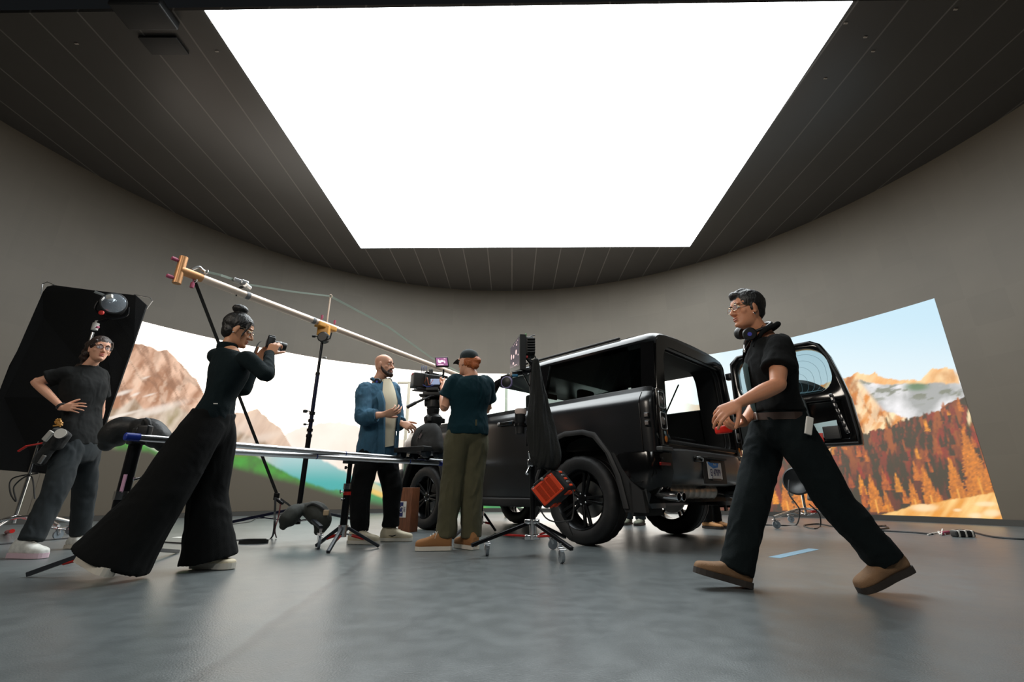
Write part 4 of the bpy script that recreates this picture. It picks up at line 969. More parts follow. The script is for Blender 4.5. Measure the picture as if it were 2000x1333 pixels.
def glasses(H, label, frm, w_=.024, hh=.019):
    root = thing('eyeglasses', label, 'glasses', hx(H, .095, 0, .002)); q = MB()
    for g in (1, -1):
        ring_ = [hx(H, .099 - .006 * abs(math.cos(a)) * (math.cos(a) * 1 > 0), g * (.033 + w_ * math.cos(a)), .001 + hh * math.sin(a)) for a in np.linspace(0, 2 * math.pi, 21)[:-1]]
        q.tube(ring_, .0016, 6, True)
        q.tube([hx(H, .093, g * .057, .006), hx(H, .05, g * .074, .008), hx(H, .005, g * .079, .010), hx(H, -.012, g * .078, -.004)], .0018, 6)
        ln = MB(); ln.prism(ring_, H[1] * .0012); ln.build('lens', GLS, root, smooth=False)
    q.tube([hx(H, .100, .009, .004), hx(H, .103, 0, .007), hx(H, .100, -.009, .004)], .0016, 6)
    q.build('frame', frm, root); return root
def hair_cap(mb, H, c=(-.020, 0, .042), r=(.106, .088, .096), back=True):
    mb.ell(hx(H, *c), tuple(x * H[4] for x in r), R3(H), 28, 18)
    if back: mb.ell(hx(H, -.055, 0, -.015), (.052 * H[4], .070 * H[4], .060 * H[4]), R3(H), 24, 14)
def headphones(H, nb, label, side, lat, fwd, s=1.):
    root = thing('headphones', label, 'headphones', nb); q = MB()
    up = V((0, 0, 1)); A = lambda x, y, z: nb + fwd * x + lat * y + up * z
    q.tube(catmull([A(.045, .082, .0), A(-.03, .092, .03), A(-.085, .05, .055), A(-.098, 0, .06), A(-.085, -.05, .055), A(-.03, -.092, .03), A(.045, -.082, .0)], 6), .010, 10); q.build('headband', BLACK, root)
    for g in (1, -1):
        q = MB(); q.lathe(A(.06, g * .070, -.01), lat * g + fwd * .35, [(.028, -.004), (.037, .0), (.040, .012), (.039, .026), (.033, .034), (.001, .036)], 24); e = q.build('ear_cup', BLACK, root)
        q = MB(); q.lathe(A(.06, g * .070, -.01) + (lat * g + fwd * .35).normalized() * .0345, lat * g + fwd * .35, [(.012, 0), (.012, .003), (.001, .0035)], 16); q.build('ear_badge', BLUEGLOW, e)
        q = MB(); q.lathe(A(.06, g * .070, -.01), lat * g + fwd * .35, [(.020, -.018), (.036, -.016), (.038, -.002), (.02, .0)], 24); q.build('cushion', RUBBER, e)
    return root
BLUEGLOW = mat('violet_badge', s2l(80, 84, 190), .3)

# ---------------- the man walking past at the right
J = dict(head=(1458, 606, -.02), face=(-1, -.12, -.02), neck=(1487, 652, 0), shL=(1522, 678, -.17), shR=(1478, 672, .16), elL=(1519, 752, -.26), elR=(1500, 760, .22), wrL=(1441, 789, -.28), wrR=(1452, 826, -.02),
         hipL=(1540, 828, -.10), hipR=(1503, 830, .10), knL=(1628, 975, -.10), knR=(1466, 985, .03), anL=(1728, 1094, -.13), anR=(1438, 1112, .0), fwd=(-1, 0, 0))
p1, W1, H1, T1, B1 = person('man in black short-sleeved shirt and trousers striding left past the open car door', 2.62, J, SK1, mat('black_shirt', s2l(21, 23, 24), .95, bump=.25, bscale=300, spec=.2), mat('black_work_trousers', s2l(14, 22, 24), .95, bump=.3, bscale=280, spec=.2), 1.70, sleeve='short',
    hands=dict(L=dict(d=(-.86, .0, -.42), n=(.15, .75, -.62), t=1, c=(22, 26, 30, 34), th=25), R=dict(d=(-.82, -.35, -.35), n=(-.35, .1, .85), t=-1, c=(45, 50, 55, 58), th=30)), leg_r=(.108, .092, .086, .082), top_ext=-.12, seed=11, top_k=1.7, brow=HAIRB, sleeve_r=(.068, .076, .080, .084, .06, .05, .04), fold=.008)
q = MB(); hair_cap(q, H1); 
rt(q, [hx(H1, .062, .02, .088), hx(H1, .075, 0, .094), hx(H1, .058, -.03, .090)], [.020, .024, .020]); rt(q, [hx(H1, .05, 0, .102), hx(H1, 0, 0, .118), hx(H1, -.06, 0, .10)], [.025, .03, .03])
for g in (1, -1): rt(q, [hx(H1, .012, g * .070, .04), hx(H1, .010, g * .0715, .0), hx(H1, .014, g * .070, -.022)], [.012, .010, .006])
blob(q, 'hair', HAIRB, p1, .005, 2, .0025, 60, 3)
q = MB(); rt(q, [W1['neck'] + V((.05, -.10, .025)), W1['neck'] + V((.075, 0, .035)), W1['neck'] + V((.05, .10, .025))], [.018, .020, .018]); rt(q, [W1['neck'] + V((.05, -.10, .025)), W1['neck'] + V((-.04, -.085, -.02)), W1['neck'] + V((-.095, -.06, -.10))], [.016, .014, .008]); rt(q, [W1['neck'] + V((.05, .10, .025)), W1['neck'] + V((-.04, .085, -.02)), W1['neck'] + V((-.095, .06, -.10))], [.016, .014, .008])
blob(q, 'collar', bpy.data.materials['black_shirt'], T1, .006, 2)
hipc = (W1['hipL'] + W1['hipR']) / 2; shc = (W1['shL'] + W1['shR']) / 2
lat = (W1['shL'] - W1['shR']).normalized(); sp = (shc - hipc).normalized(); fw = lat.cross(sp).normalized(); top0 = lerp(hipc, shc, 1.12)
bm = bmesh.new(); bm.from_mesh(T1.data); dl = []                    # open neck: cut a V out of the shirt front
for v in bm.verts:
    d = v.co - top0; a, h, o_ = d.dot(lat), -d.dot(sp), d.dot(fw)
    if o_ > .02 and -.1 < h < .21 and abs(a) < .062 * (1 - max(h, 0) / .24): dl.append(v)
bmesh.ops.delete(bm, geom=dl, context='VERTS'); bm.to_mesh(T1.data); bm.free()
q = MB(); rows = []
for t, o_, w_ in ((.86, .120, .030), (.72, .150, .050), (.5, .146, .048), (.3, .138, .044), (.16, .134, .042)):
    c = lerp(hipc, shc, t); rows.append([c + lat * (x * w_) + fw * (o_ - .010 * x * x) for x in np.linspace(-1, 1, 9)])
q.grid(rows); q.grid([[v - fw * .02 for v in r] for r in rows]); q.build('tee', mat('bottle_green_tee', s2l(20, 46, 46), .95, bump=.2, bscale=300), p1)
bl = lerp(hipc, shc, .115); q = MB(); lat = (W1['hipL'] - W1['hipR']).normalized(); fw = V((-1, 0, 0))
ringp = [bl + lat * .172 * math.cos(a) + fw * .128 * math.sin(a) - V((0, 0, .012)) for a in np.linspace(0, 2 * math.pi, 33)[:-1]]
q.grid([[p_ + V((0, 0, -.02)) for p_ in ringp + ringp[:1]], [p_ + V((0, 0, .02)) for p_ in ringp + ringp[:1]]]); belt = q.build('belt', WOODB, p1)
q = MB(); q.box(bl + fw * .132 + V((0, 0, -.012)), (.012, .055, .045), bev=.004); q.build('belt_buckle', STEEL, belt)
q = MB(); c = P(1580, 832, 2.62 - .235); q.box(c, (.035, .012, .095), M.Rotation(R_(18), 3, 'Y'), bev=.004); tl_ = q.build('pocket_label', WHITEP, B1)
for s, toe, dz in (('R', V((-.97, 0, .26)), 0), ('L', V((-.93, 0, -.36)), 0)):
    an = W1['an' + s]
    if s == 'R':
        hl = V((an.x + .055, an.y, .0)); shoe(p1, hl, hl + toe, (0, 0, 1), .29, .102, LEATHER, SOLEB, .095, solez=.03, name='boot', boot=True)
    else:
        tp = V((an.x - .14, an.y, .004)); hl = tp - toe.normalized() * .27; shoe(p1, hl, hl + toe, (0, 0, 1), .29, .105, LEATHER, SOLEB, .10, solez=.03, name='boot', boot=True)
glasses(H1, 'thin wire-framed glasses on the man walking at the right', FRAMEM)
headphones(H1, W1['neck'] + V((-.035, 0, .01)), 'black headphones resting round the neck of the walking man at right', 1, (W1['shL'] - W1['shR']).normalized(), V((-1, 0, 0)))
q = MB(); rt(q, [hx(H1, .010, .075, -.046), hx(H1, .004, .077, -.056)], [.0045, .0045], 8); q.build('ear_stud', CHROME, p1)
q = MB(); nk = W1['neck']; q.tube(catmull([nk + V((-.02, -.07, .03)), nk + V((-.085, -.045, -.04)), nk + V((-.118, -.0, -.10)), nk + V((-.085, .045, -.04)), nk + V((-.02, .07, .03))], 5), .0025, 6)
q.ell(nk + V((-.121, 0, -.11)), (.004, .010, .012)); q.build('necklace', CHROME, p1)
cR = P(1413, 840, 2.60); rd = thing('hand_radio', 'small red device held in the far hand of the walking man at right', 'device', cR)
q = MB(); q.box(cR, (.085, .05, .042), M.Rotation(R_(-6), 3, 'Y'), bev=.012); q.build('casing', mat('red_plastic', s2l(214, 40, 28), .35), rd)
q = MB(); q.tube([cR + V((-.02, 0, .02)), cR + V((-.03, 0, .05)), cR + V((-.018, 0, .075)), cR + V((-.01, 0, .05)), cR + V((-.005, 0, .02))], .004, 6); q.build('lanyard_clip', mat('brass', s2l(200, 160, 90), .3, metal=1.), rd)

# ---------------- the photographer in wide trousers
J = dict(head=(466, 646, .04), face=(.86, .42, -.24), up=(.2, .1, 1), neck=(444, 680, .02), shL=(422, 697, .09), shR=(486, 703, -.10), elL=(474, 764, .20), elR=(521, 734, -.10), wrL=(502, 708, .26), wrR=(526, 692, .10),
         hipL=(424, 832, .08), hipR=(398, 832, -.09), knL=(407, 965, .16), knR=(318, 962, -.17), anL=(408, 1088, .20), anR=(222, 1090, -.22), fwd=(.6, .8, 0))
p2, W2, H2, T2, B2 = person('woman in black wide-leg trousers with hair in a bun raising a photo camera', 3.05, J, SK4, KNIT, TROUSBLK, 1.68, True, 'long',
    hands=dict(R=dict(d=(.12, .35, .92), n=(-.25, .9, -.3), t=-1, c=(38, 34, 36, 40), th=30), L=dict(d=(.22, .3, .9), n=(.5, -.2, .1), t=-1, c=(40, 42, 44, 46), th=20)), leg_flat=dict(R=[.128, .142, .165, .205], L=[.125, .118, .135, .165]), top_ext=.0, seed=21, bust=.01, fold=.005, waist_f=1.02, wg=.006)
q = MB(); hair_cap(q, H2); q.ell(hx(H2, -.045, 0, -.03), (.058, .072, .055), R3(H2)); q.ell(hx(H2, -.055, 0, .158), (.054, .048, .036), R3(H2)); q.ell(hx(H2, -.045, 0, .128), (.026, .030, .03), R3(H2))
for g in (1, -1): rt(q, [hx(H2, .062, g * .058, .07), hx(H2, .060, g * .070, .02), hx(H2, .05, g * .072, -.03), hx(H2, .045, g * .066, -.07)], [.012, .008, .006, .003])
blob(q, 'hair', HAIRB, p2, .005, 2, .003, 70, 5)
glasses(H2, 'round wire glasses on the woman raising the photo camera', FRAMEM)
q = MB(); q.ell(hx(H2, -.012, -.082, -.046), (.006, .006, .006)); q.build('earring', CHROME, p2)
q = MB(); nk = W2['neck']; rt(q, [nk + V((.054 * math.cos(a), .054 * math.sin(a), z_)) for z_ in (-.022, .0, .016) for a in np.linspace(0, 2 * math.pi, 12)], [.015] * 36, 10); blob(q, 'collar', KNIT, T2, .006, 2)
for s in 'LR':
    q = MB(); a, b_ = W2['el' + s], W2['wr' + s]; flat_tube(q, [lerp(a, b_, .80), lerp(a, b_, 1.0)], [.036, .035], 18); q.build('cuff', KNIT, T2)
c = P(421, 789, 2.98 - .155); q = MB(); q.box(c, (.026, .006, .006), bev=.002); q.build('waist_label', WHITEP, B2)
shoe(p2, P(158, 1098, 2.77), PZ(250, 1150, .0), (.5, 0, .8), .27, .10, SNEAK, SOLEW, .04, solez=.04)
shoe(p2, V((W2['anL'].x - .09, W2['anL'].y, .005)), V((W2['anL'].x + .2, W2['anL'].y - .03, .005)), (0, 0, 1), .285, .10, SNEAK, SOLEW, .07, solez=.035)
# her camera
cc = P(527, 672, 3.32); ax = V((.80, .55, -.10)).normalized(); upv = V((.08, .05, 1)).normalized(); sdv = ax.cross(upv).normalized(); R_c = M((ax, -sdv, upv)).transposed()
pc_ = thing('photo_camera', 'small black photo camera held up by the woman with the bun', 'camera', cc)
q = MB(); q.box(cc, (.055, .135, .085), R_c, bev=.012); q.box(cc + upv * .05, (.05, .05, .03), R_c, bev=.008); cb = q.build('camera_body', BLACK, pc_)
q = MB(); q.lathe(cc + ax * .027, ax, [(.033, 0), (.034, .02), (.036, .045), (.036, .085), (.033, .09), (.028, .08)], 28); q.build('lens_barrel', BLACK, pc_)
q = MB(); q.lathe(cc + ax * .065, ax, [(.0365, 0), (.0368, .012)], 28); q.build('lens_ring', mat('grey_ring', s2l(150, 150, 150), .4), pc_)
q = MB(); s0 = cc - sdv * .068 + upv * .04; pts = [s0, P(507, 668, 3.2), P(497, 684, 3.15), P(492, 700, 3.12)]; pts = [V(x) for x in catmull(pts, 5)]; q.grid([pts, [x + V((0, .018, .006)) for x in pts]]); q.build('camera_strap', CLOTHBLK, pc_)

# ---------------- the woman with hand on hip at far left
J = dict(head=(195, 683, .0), face=(.86, -.50, .0), neck=(172, 717, 0), shL=(196, 733, .15), shR=(132, 730, -.12), elL=(196, 802, .28), elR=(70, 747, -.20), wrL=(182, 850, .30), wrR=(122, 797, -.20),
         hipL=(170, 862, .08), hipR=(140, 864, -.08), knL=(166, 950, .22), knR=(110, 955, -.20), anL=(157, 1040, .32), anR=(62, 1052, -.30), fwd=(.9, -.4, 0))
p3, W3, H3, T3, B3 = person('woman in charcoal tee with glasses standing hand on hip before the black flag', 4.05, J, SK2, TEEBLK, JEANBLK, 1.70, True, 'short',
    hands=dict(R=dict(d=(.92, -.05, .05), n=(.1, .9, -.2), t=1, c=(14, 16, 20, 24), th=10, sp=7)), leg_r=(.104, .088, .080, .076), top_ext=.08, seed=31, bust=.028, top_k=1.7, lips=LIPW, sleeve_r=(.066, .076, .080, .086, .06, .05, .04))
q = MB(); hair_cap(q, H3); rr3 = random.Random(4)
for i in range(90):
    t = rr3.random(); c0 = hx(H3, -.085 - .14 * t + rr3.uniform(-.03, .03), rr3.uniform(-.055, .055), .055 - .20 * t * t - .03 * t + rr3.uniform(-.035, .035)); q.ell(c0, (.028, .028, .032), None, 10, 6)
for g in (1, -1): rt(q, [hx(H3, .055, g * .062, .07), hx(H3, .03, g * .075, .02), hx(H3, .0, g * .078, .0)], [.012, .010, .008])
blob(q, 'hair', HAIRBR, p3, .006, 1, .0035, 60, 7)
glasses(H3, 'brown-framed glasses on the woman standing at far left', FRAME, .025, .018)
q = MB(); nk = W3['neck']; rt(q, [nk + V((.056 * math.cos(a), .056 * math.sin(a), -.006)) for a in np.linspace(0, 2 * math.pi, 12)], [.011] * 12, 10); blob(q, 'collar', TEEBLK, T3, .006, 2)
q = MB(); a, b_ = W3['elR'], W3['wrR']; q.tube([lerp(a, b_, .93), lerp(a, b_, .97)], .034, 18); q.build('wristband', CLOTHBLK, p3)
hl = V((W3['anR'].x - .11, W3['anR'].y, .004)); shoe(p3, hl, hl + V((.97, -.12, 0)), (0, 0, 1), .29, .105, RUNNER, mat('pink_sole', s2l(206, 178, 188), .6), .11, lace=SOLEW, solez=.035)
hl = V((W3['anL'].x - .07, W3['anL'].y, .004)); shoe(p3, hl, hl + V((.95, -.25, 0)), (0, 0, 1), .28, .10, RUNNER, SOLEW, .08, lace=SOLEW, solez=.03)
# tool pouch on her hip
pcn = P(112, 858, 3.80); tpch = thing('tool_pouch', 'bulging black tool pouch hanging at the hip of the woman at far left', 'tool pouch', pcn)
q = MB(); q.box(pcn, (.13, .10, .16), M.Rotation(R_(25), 3, 'Y'), bev=.04); q.box(pcn + V((-.05, -.02, -.13)), (.08, .07, .16), M.Rotation(R_(25), 3, 'Y'), bev=.03); blob(q, 'pouch_bag', CLOTHBLK, tpch, .007, 2, .006, 20, 4)
q = MB(); c0 = P(120, 848, 3.70); q.lathe(c0, (.3, -1, .1), [(.026, 0), (.040, 0), (.040, .022), (.026, .022)], 24); q.build('tape_roll', mat('black_tape', s2l(46, 44, 42), .5), tpch)
q = MB(); q.lathe(c0 + V((.02, -.03, 0)), (.3, -1, .1), [(.034, 0), (.039, 0), (.039, .004), (.034, .004)], 24); q.build('tape_edge', WHITEP, tpch)
q = MB(); q.box(P(94, 852, 3.68), (.042, .02, .085), M.Rotation(R_(30), 3, 'Y'), bev=.006); q.build('white_tool', mat('grey_white', s2l(176, 174, 168), .5), tpch)
q = MB(); c0 = P(112, 826, 3.72)
for k_ in range(9): q.tube([c0 + V((.03 * math.cos(k_), .01 * k_ / 9, .028 * math.sin(k_ * 1.7))), c0 + V((.035 * math.cos(k_ + 1.5), .012, .03 * math.sin(k_ + 1.))), c0 + V((.03 * math.cos(k_ + 3), .02, .025 * math.sin(k_ + 2.5)))], .006, 6)
q.build('orange_cord', mat('amber_cord', s2l(196, 140, 60), .5), tpch)
q = MB(); q.cyl(P(36, 882, 3.75), P(52, 872, 3.75), .009); q.cyl(P(52, 872, 3.75), P(84, 866, 3.78), .007); q.build('red_handle', RED, tpch)
q = MB(); q.box(P(82, 898, 3.74), (.03, .012, .07), M.Rotation(R_(20), 3, 'Y'), bev=.004); q.build('metal_clip', STEEL, tpch)

# ---------------- the bald bearded man in the denim shirt
J = dict(head=(750, 715, 0), face=(.95, -.22, .02), neck=(739, 745, 0), shL=(766, 762, .17), shR=(712, 764, -.16), elL=(776, 826, .24), elR=(709, 815, -.26), wrL=(786, 828, .02), wrR=(750, 810, -.30),
         hipL=(750, 878, .09), hipR=(723, 879, -.08), knL=(766, 952, .12), knR=(704, 960, -.12), anL=(763, 1026, .12), anR=(702, 1036, -.13), fwd=(.95, -.25, 0))
p4, W4, H4, T4, B4 = person('bald bearded man in open blue denim shirt talking with both hands raised', 4.87, J, SK3, DENIM, mat('black_chinos', s2l(14, 15, 16), .95, bump=.3, bscale=300, spec=.2), 1.88, False, 'rolled',
    hands=dict(R=dict(d=(.95, -.1, .22), n=(.2, .5, .6), t=-1, c=(34, 30, 34, 40), th=18), L=dict(d=(.80, -.35, -.35), n=(-.2, .8, -.3), t=1, c=(40, 44, 48, 50), th=20)), leg_r=(.112, .094, .082, .078), top_ext=.24, top_k=3.3, seed=41, jaw=1.06, sleeve_r=(.074, .082, .078, .076, .066, .058, .05), fold=.010, brow=BEARD)
q = MB(); 
for g in (1, -1): rt(q, [hx(H4, .010, g * .068, -.03), hx(H4, .030, g * .062, -.065), hx(H4, .060, g * .045, -.095), hx(H4, .078, g * .012, -.108)], [.009, .015, .019, .022]); rt(q, [hx(H4, .088, g * .006, -.050), hx(H4, .082, g * .030, -.058), hx(H4, .070, g * .038, -.085)], [.006, .008, .012])
rt(q, [hx(H4, .084, .012, -.098), hx(H4, .090, 0, -.105), hx(H4, .084, -.012, -.098)], [.018, .021, .018]); blob(q, 'beard', BEARD, p4, .005, 1, .004, 90, 6)
q = MB(); shc = (W4['shL'] + W4['shR']) / 2; hipc = (W4['hipL'] + W4['hipR']) / 2; lat = (W4['shL'] - W4['shR']).normalized(); sp = (shc - hipc).normalized(); fw = lat.cross(sp).normalized()
rows = []
for t, o_, w_ in ((1.17, .132, .050), (1.06, .152, .075), (.95, .166, .092), (.75, .202, .100), (.5, .196, .090), (.25, .188, .080), (.02, .184, .070)):
    c = lerp(hipc, shc, t); rows.append([c + lat * (x * w_ + .012) + fw * (o_ - .022 * x * x) for x in np.linspace(-1, 1, 9)])
q.grid(rows); q.grid([[v - fw * .03 for v in r] for r in rows]); tee = q.build('tee', TEEW, p4)
for g in (1, -1):                                              # open shirt fronts either side of the tee
    q = MB(); rows = []
    for t, o_, w_ in ((1.04, .100, .060), (.95, .152, .090), (.75, .212, .100), (.5, .206, .090), (.25, .198, .080), (-.2, .188, .072)):
        c = lerp(hipc, shc, t); e = c + lat * (g * w_ + .012) + fw * (o_ - .010); rows.append([e, e + lat * g * .03 + fw * .006, e + lat * g * .07 - fw * .03])
    q.grid(rows); q.build('shirt_front', DENIM, T4)
q = MB(); nk = W4['neck']
for g in (1, -1): rt(q, [nk - fw * .085 + V((0, 0, .04)), nk + lat * g * .085 + V((0, 0, .03)), nk + lat * g * .085 + fw * .08 + V((0, 0, -.03)), nk + lat * g * .06 + fw * .12 + V((0, 0, -.085))], [.014, .017, .017, .010])
blob(q, 'collar', DENIM, T4, .007, 2)
for s in 'LR':
    q = MB(); a, b_ = W4['el' + s], W4['wr' + s]; flat_tube(q, [lerp(a, b_, .46), lerp(a, b_, .66)], [.062, .064], 18); q.build('rolled_cuff', DENIM, T4)
headphones(H4, W4['neck'] + fw * .02 + V((0, 0, -.01)), 'black headphones resting round the neck of the bald bearded man', 1, lat, fw)
hl = V((W4['anR'].x - .09, W4['anR'].y, .004)); shoe(p4, hl, hl + V((.97, -.22, 0)), (0, 0, 1), .32, .112, SNEAK, SOLEW, .118, lace=SOLEW, solez=.030)
hl = V((W4['anL'].x - .09, W4['anL'].y, .004)); sh4 = shoe(p4, hl, hl + V((.99, -.08, 0)), (0, 0, 1), .33, .112, SNEAK, SOLEW, .118, lace=SOLEW, solez=.030)
q = MB(); sw = [V((hl.x + .09, hl.y - .0575, .06)), V((hl.x + .13, hl.y - .0605, .045)), V((hl.x + .19, hl.y - .064, .070)), V((hl.x + .13, hl.y - .0605, .057))]; q.prism(sw, (0, -.003, 0)); q.build('side_mark', BLACK, sh4, smooth=False)

# ---------------- the camera operator in cap, back to us
J = dict(head=(914, 708, 0), face=(-.75, .62, .06), neck=(921, 733, 0), shL=(889, 748, -.06), shR=(948, 750, .06), elL=(868, 796, -.02), elR=(952, 800, .26), wrL=(866, 758, .20), wrR=(884, 752, .34),
         hipL=(897, 842, -.03), hipR=(930, 843, .03), knL=(882, 948, -.02), knR=(921, 950, .04), anL=(871, 1046, -.03), anR=(920, 1046, .05), fwd=(-.35, .93, 0))
p5, W5, H5, T5, B5 = person('camera operator in black cap, teal tee and olive trousers seen from behind', 4.27, J, SK2, TEAL, OLIVE, 1.82, False, 'short',
    hands=dict(L=dict(d=(-.25, .75, .55), n=(.75, .25, -.35), t=1, c=(30, 34, 36, 40), th=20), R=dict(d=(-.8, .55, .1), n=(-.4, .3, .7), t=-1, c=(30, 30, 34, 36), th=20)), leg_r=(.118, .098, .088, .086), top_ext=.16, top_k=2.1, seed=51, sleeve_r=(.070, .080, .084, .088, .06, .05, .04), fold=.008, brow=HAIRRED)
q = MB(); q.ell(hx(H5, -.03, 0, -.012), (.083, .079, .062), R3(H5)); q.ell(hx(H5, -.095, -.01, .004), (.045, .047, .042), R3(H5)); q.ell(hx(H5, -.10, .0, -.04), (.035, .04, .04), R3(H5)); blob(q, 'hair', HAIRRED, p5, .005, 2, .006, 60, 8)
CAPM = mat('black_cap', s2l(22, 34, 36), .85, bump=.2, bscale=300)
q = MB(); secs(q, [(hx(H5, -.008, 0, .026), H5[3], H5[1], .084, .096, .102), (hx(H5, -.008, 0, .06), H5[3], H5[1], .083, .092, .098), (hx(H5, -.006, 0, .095), H5[3], H5[1], .068, .072, .080), (hx(H5, -.004, 0, .118), H5[3], H5[1], .036, .038, .042), (hx(H5, -.004, 0, .124), H5[3], H5[1], .008, .008, .008)], 28, 2.1, 3); cap = q.build('cap', CAPM, p5)
q = MB(); rows = [[hx(H5, x, y * (1 - .12 * i), .034 - .010 * i - 2.2 * y * y) for y in np.linspace(-.070, .070, 9)] for i, x in enumerate((.075, .11, .14, .155))]; q.grid(rows); q.grid([[v - H5[2] * .005 for v in r] for r in rows]); q.build('cap_visor', CAPM, cap)
q = MB(); q.ell(hx(H5, -.004, 0, .126), (.008, .008, .005)); q.build('cap_button', CAPM, cap)
for x, y, z in ((924, 822, 0),):
    c = P(x + 6, y + 4, 4.27 - .155); q = MB(); q.box(c, (.016, .008, .055), bev=.003); q.build('belt_loop', OLIVE, B5)
hl = V((W5['anL'].x + .055, W5['anL'].y - .02, .004)); shoe(p5, hl, hl + V((-.98, -.10, 0)), (0, 0, 1), .31, .11, CANVAS, SOLEW, .135, lace=SOLEW, solez=.032)
hl = V((W5['anR'].x + .05, W5['anR'].y - .08, .004)); shoe(p5, hl, hl + V((-.62, .70, 0)), (0, 0, 1), .29, .11, CANVAS, SOLEW, .13, lace=SOLEW, solez=.032)

# ---------------- crew standing beyond the car: only shoes and ankles show under it
def crew(px_, Y, face, label, shoem, top, trm, seed, lean=0.):
    c = PZ(px_, 1022.) ; X = P(px_, 1000, Y).x; fv = V(face).normalized(); r = fv.cross(V((0, 0, 1)))
    base_pt = lambda a, b_, z: V((X, Y, 0)) + r * a + fv * b_ + V((0, 0, z))
    def pt(a, b_, z): h_ = max(0, z - .88); return base_pt(a, b_ + math.sin(lean) * h_, z - (1 - math.cos(lean)) * h_)
    J = dict(head=pt(0, .04, 1.60), face=face, neck=pt(0, .0, 1.44), shL=pt(-.18, 0, 1.38), shR=pt(.18, 0, 1.38), elL=pt(-.23, -.02, 1.10), elR=pt(.23, -.02, 1.10), wrL=pt(-.22, .08, .86), wrR=pt(.22, .08, .86), hipL=pt(-.09, 0, .90), hipR=pt(.09, 0, .90), knL=pt(-.10, .02, .48), knR=pt(.10, .02, .48), anL=pt(-.10, 0, .10), anR=pt(.10, 0, .10))
    J = {k_: (tuple(v) if k_ == 'face' else v) for k_, v in J.items()}
    p, W, H, T, B = person(label, Y, J, SK2, top, trm, 1.74, False, 'short', dict(L=dict(d=(0, 0, -1), n=tuple(r), t=1), R=dict(d=(0, 0, -1), n=tuple(-r), t=-1)), bodyvox=.008, seed=seed)
    q = MB(); hair_cap(q, H); blob(q, 'hair', HAIRBR, p, .007, 2)
    for s in 'LR':
        hl = V((W['an' + s].x, W['an' + s].y, .004)) - fv * .07; shoe(p, hl, hl + fv, (0, 0, 1), .29, .105, shoem, SOLEB, .085, lace=SOLEW, solez=.028)
crew(1388, 6.72, (.55, -.83, 0), 'person in dark trousers and tan shoes bending forward beyond the rear wheels of the car', mat('tan_shoe', s2l(196, 140, 88), .7), TEEBLK, TROUSBLK, 61, .85)
crew(1238, 7.35, (-.6, -.8, 0), 'person in grey-green sneakers standing beyond the car, seen under it', mat('grey_green_sneaker', s2l(106, 108, 92), .8), TEAL, JEANBLK, 71)
# ================================================================== grip gear, camera, stands, cables
UP = V((0, 0, 1))
def part(mb, name, m, parent, **k): return mb.build(name, m, parent, **k)
def caster(c, parent, r=.042, fwd=(1, .3, 0), stem=.03):        # c: floor contact
    c = V(c); a = V(fwd).normalized(); s = a.cross(UP); h = c + UP * r
    q = MB(); q.lathe(h - s * .012, s, [(r * .62, 0), (r * .97, 0), (r, .004), (r, .020), (r * .97, .024), (r * .62, .024)], 24); q.lathe(h - s * .010, s, [(.010, 0), (r * .63, .002), (r * .63, .018), (.01, .02)], 20)
    w_ = part(q, 'caster', CASTER, parent)
    q = MB()
    for g in (1, -1): q.bar(h + s * g * .018, h + s * g * .018 + UP * (r + .012) - a * .018, .022, .004, bev=.001, up=tuple(s))
    q.box(h + UP * (r + .014) - a * .018, (.045, .045, .01), bev=.003); q.cyl(h + UP * (r + .014) - a * .018, h + UP * (r + .014 + stem) - a * .018, .011); q.box(h + UP * (r + .004) + a * .03, (.05, .02, .008), bev=.003)
    part(q, 'caster_fork', CHROME, w_)
    return h + UP * (r + .014 + stem) - a * .018
def collar(c, r, h, parent, name='collar', m=None): q = MB(); q.lathe(c, UP, [(r * .8, -h / 2), (r, -h / 2), (r, h / 2), (r * .8, h / 2)], 20); return part(q, name, m or CHROME, parent)
def knob(c, d, parent, m, r=.016, L=.03, name='knob'):
    d = V(d).normalized(); q = MB(); q.lathe(c, d, [(.005, 0), (.005, L * .4), (r * .8, L * .4), (r, L * .6), (r * .9, L), (.002, L * 1.05)], 10); return part(q, name, m, parent)
def tbar(c, d, parent, m=CHROME):        # T-handle clamp screw
    c = V(c); d = V(d).normalized(); q = MB(); q.cyl(c, c + d * .05, .006, n=8); e = c + d * .05; x = d.cross(UP).normalized() if abs(d.z) < .9 else V((1, 0, 0)); q.tube([e - x * .03 + UP * .012, e, e + x * .03 - UP * .012], .006, 8); return part(q, 'clamp_handle', m, parent)

# ---- slider rails on two short black stands
rz = .80
LA, LB = PZ(243, 853, rz), PZ(944, 908, rz)
FA, FB = PZ(330, 876, rz - .04), PZ(640, 893.5, rz - .04); fd_ = (FB - FA).normalized(); FA = FA - fd_ * .06; FB = FB + fd_ * 1.3
rail = thing('slider_rail', 'long pair of aluminium camera slider rails raised on short black stands', 'slider rail', ((LA + LB) / 2).to_tuple())
ld = (LB - LA).normalized(); rl_ = .022
for a, b_, in ((LA, LB), (FA, FB)):
    d = (b_ - a).normalized()
    q = MB(); q.cyl(a + d * .07, b_ - d * .06, rl_, n=24); t = part(q, 'rail_tube', ALU, rail)
    for e, g in ((a, 1), (b_, -1)):
        if a == FA and g == 1: continue
        q = MB(); q.lathe(e, d * g, [(.0, 0), (.020, .0), (.025, .006), (.025, .078), (.022, .08)], 20); part(q, 'end_cap', BLUE, t)
    L_ = (b_ - a).length
    for t_ in (.44, .82): q = MB(); c = a + d * L_ * t_; q.cyl(c, c + d * .010, rl_ + .001, n=24); part(q, 'joint_band', mat('joint_blue', s2l(40, 60, 120), .4), t)
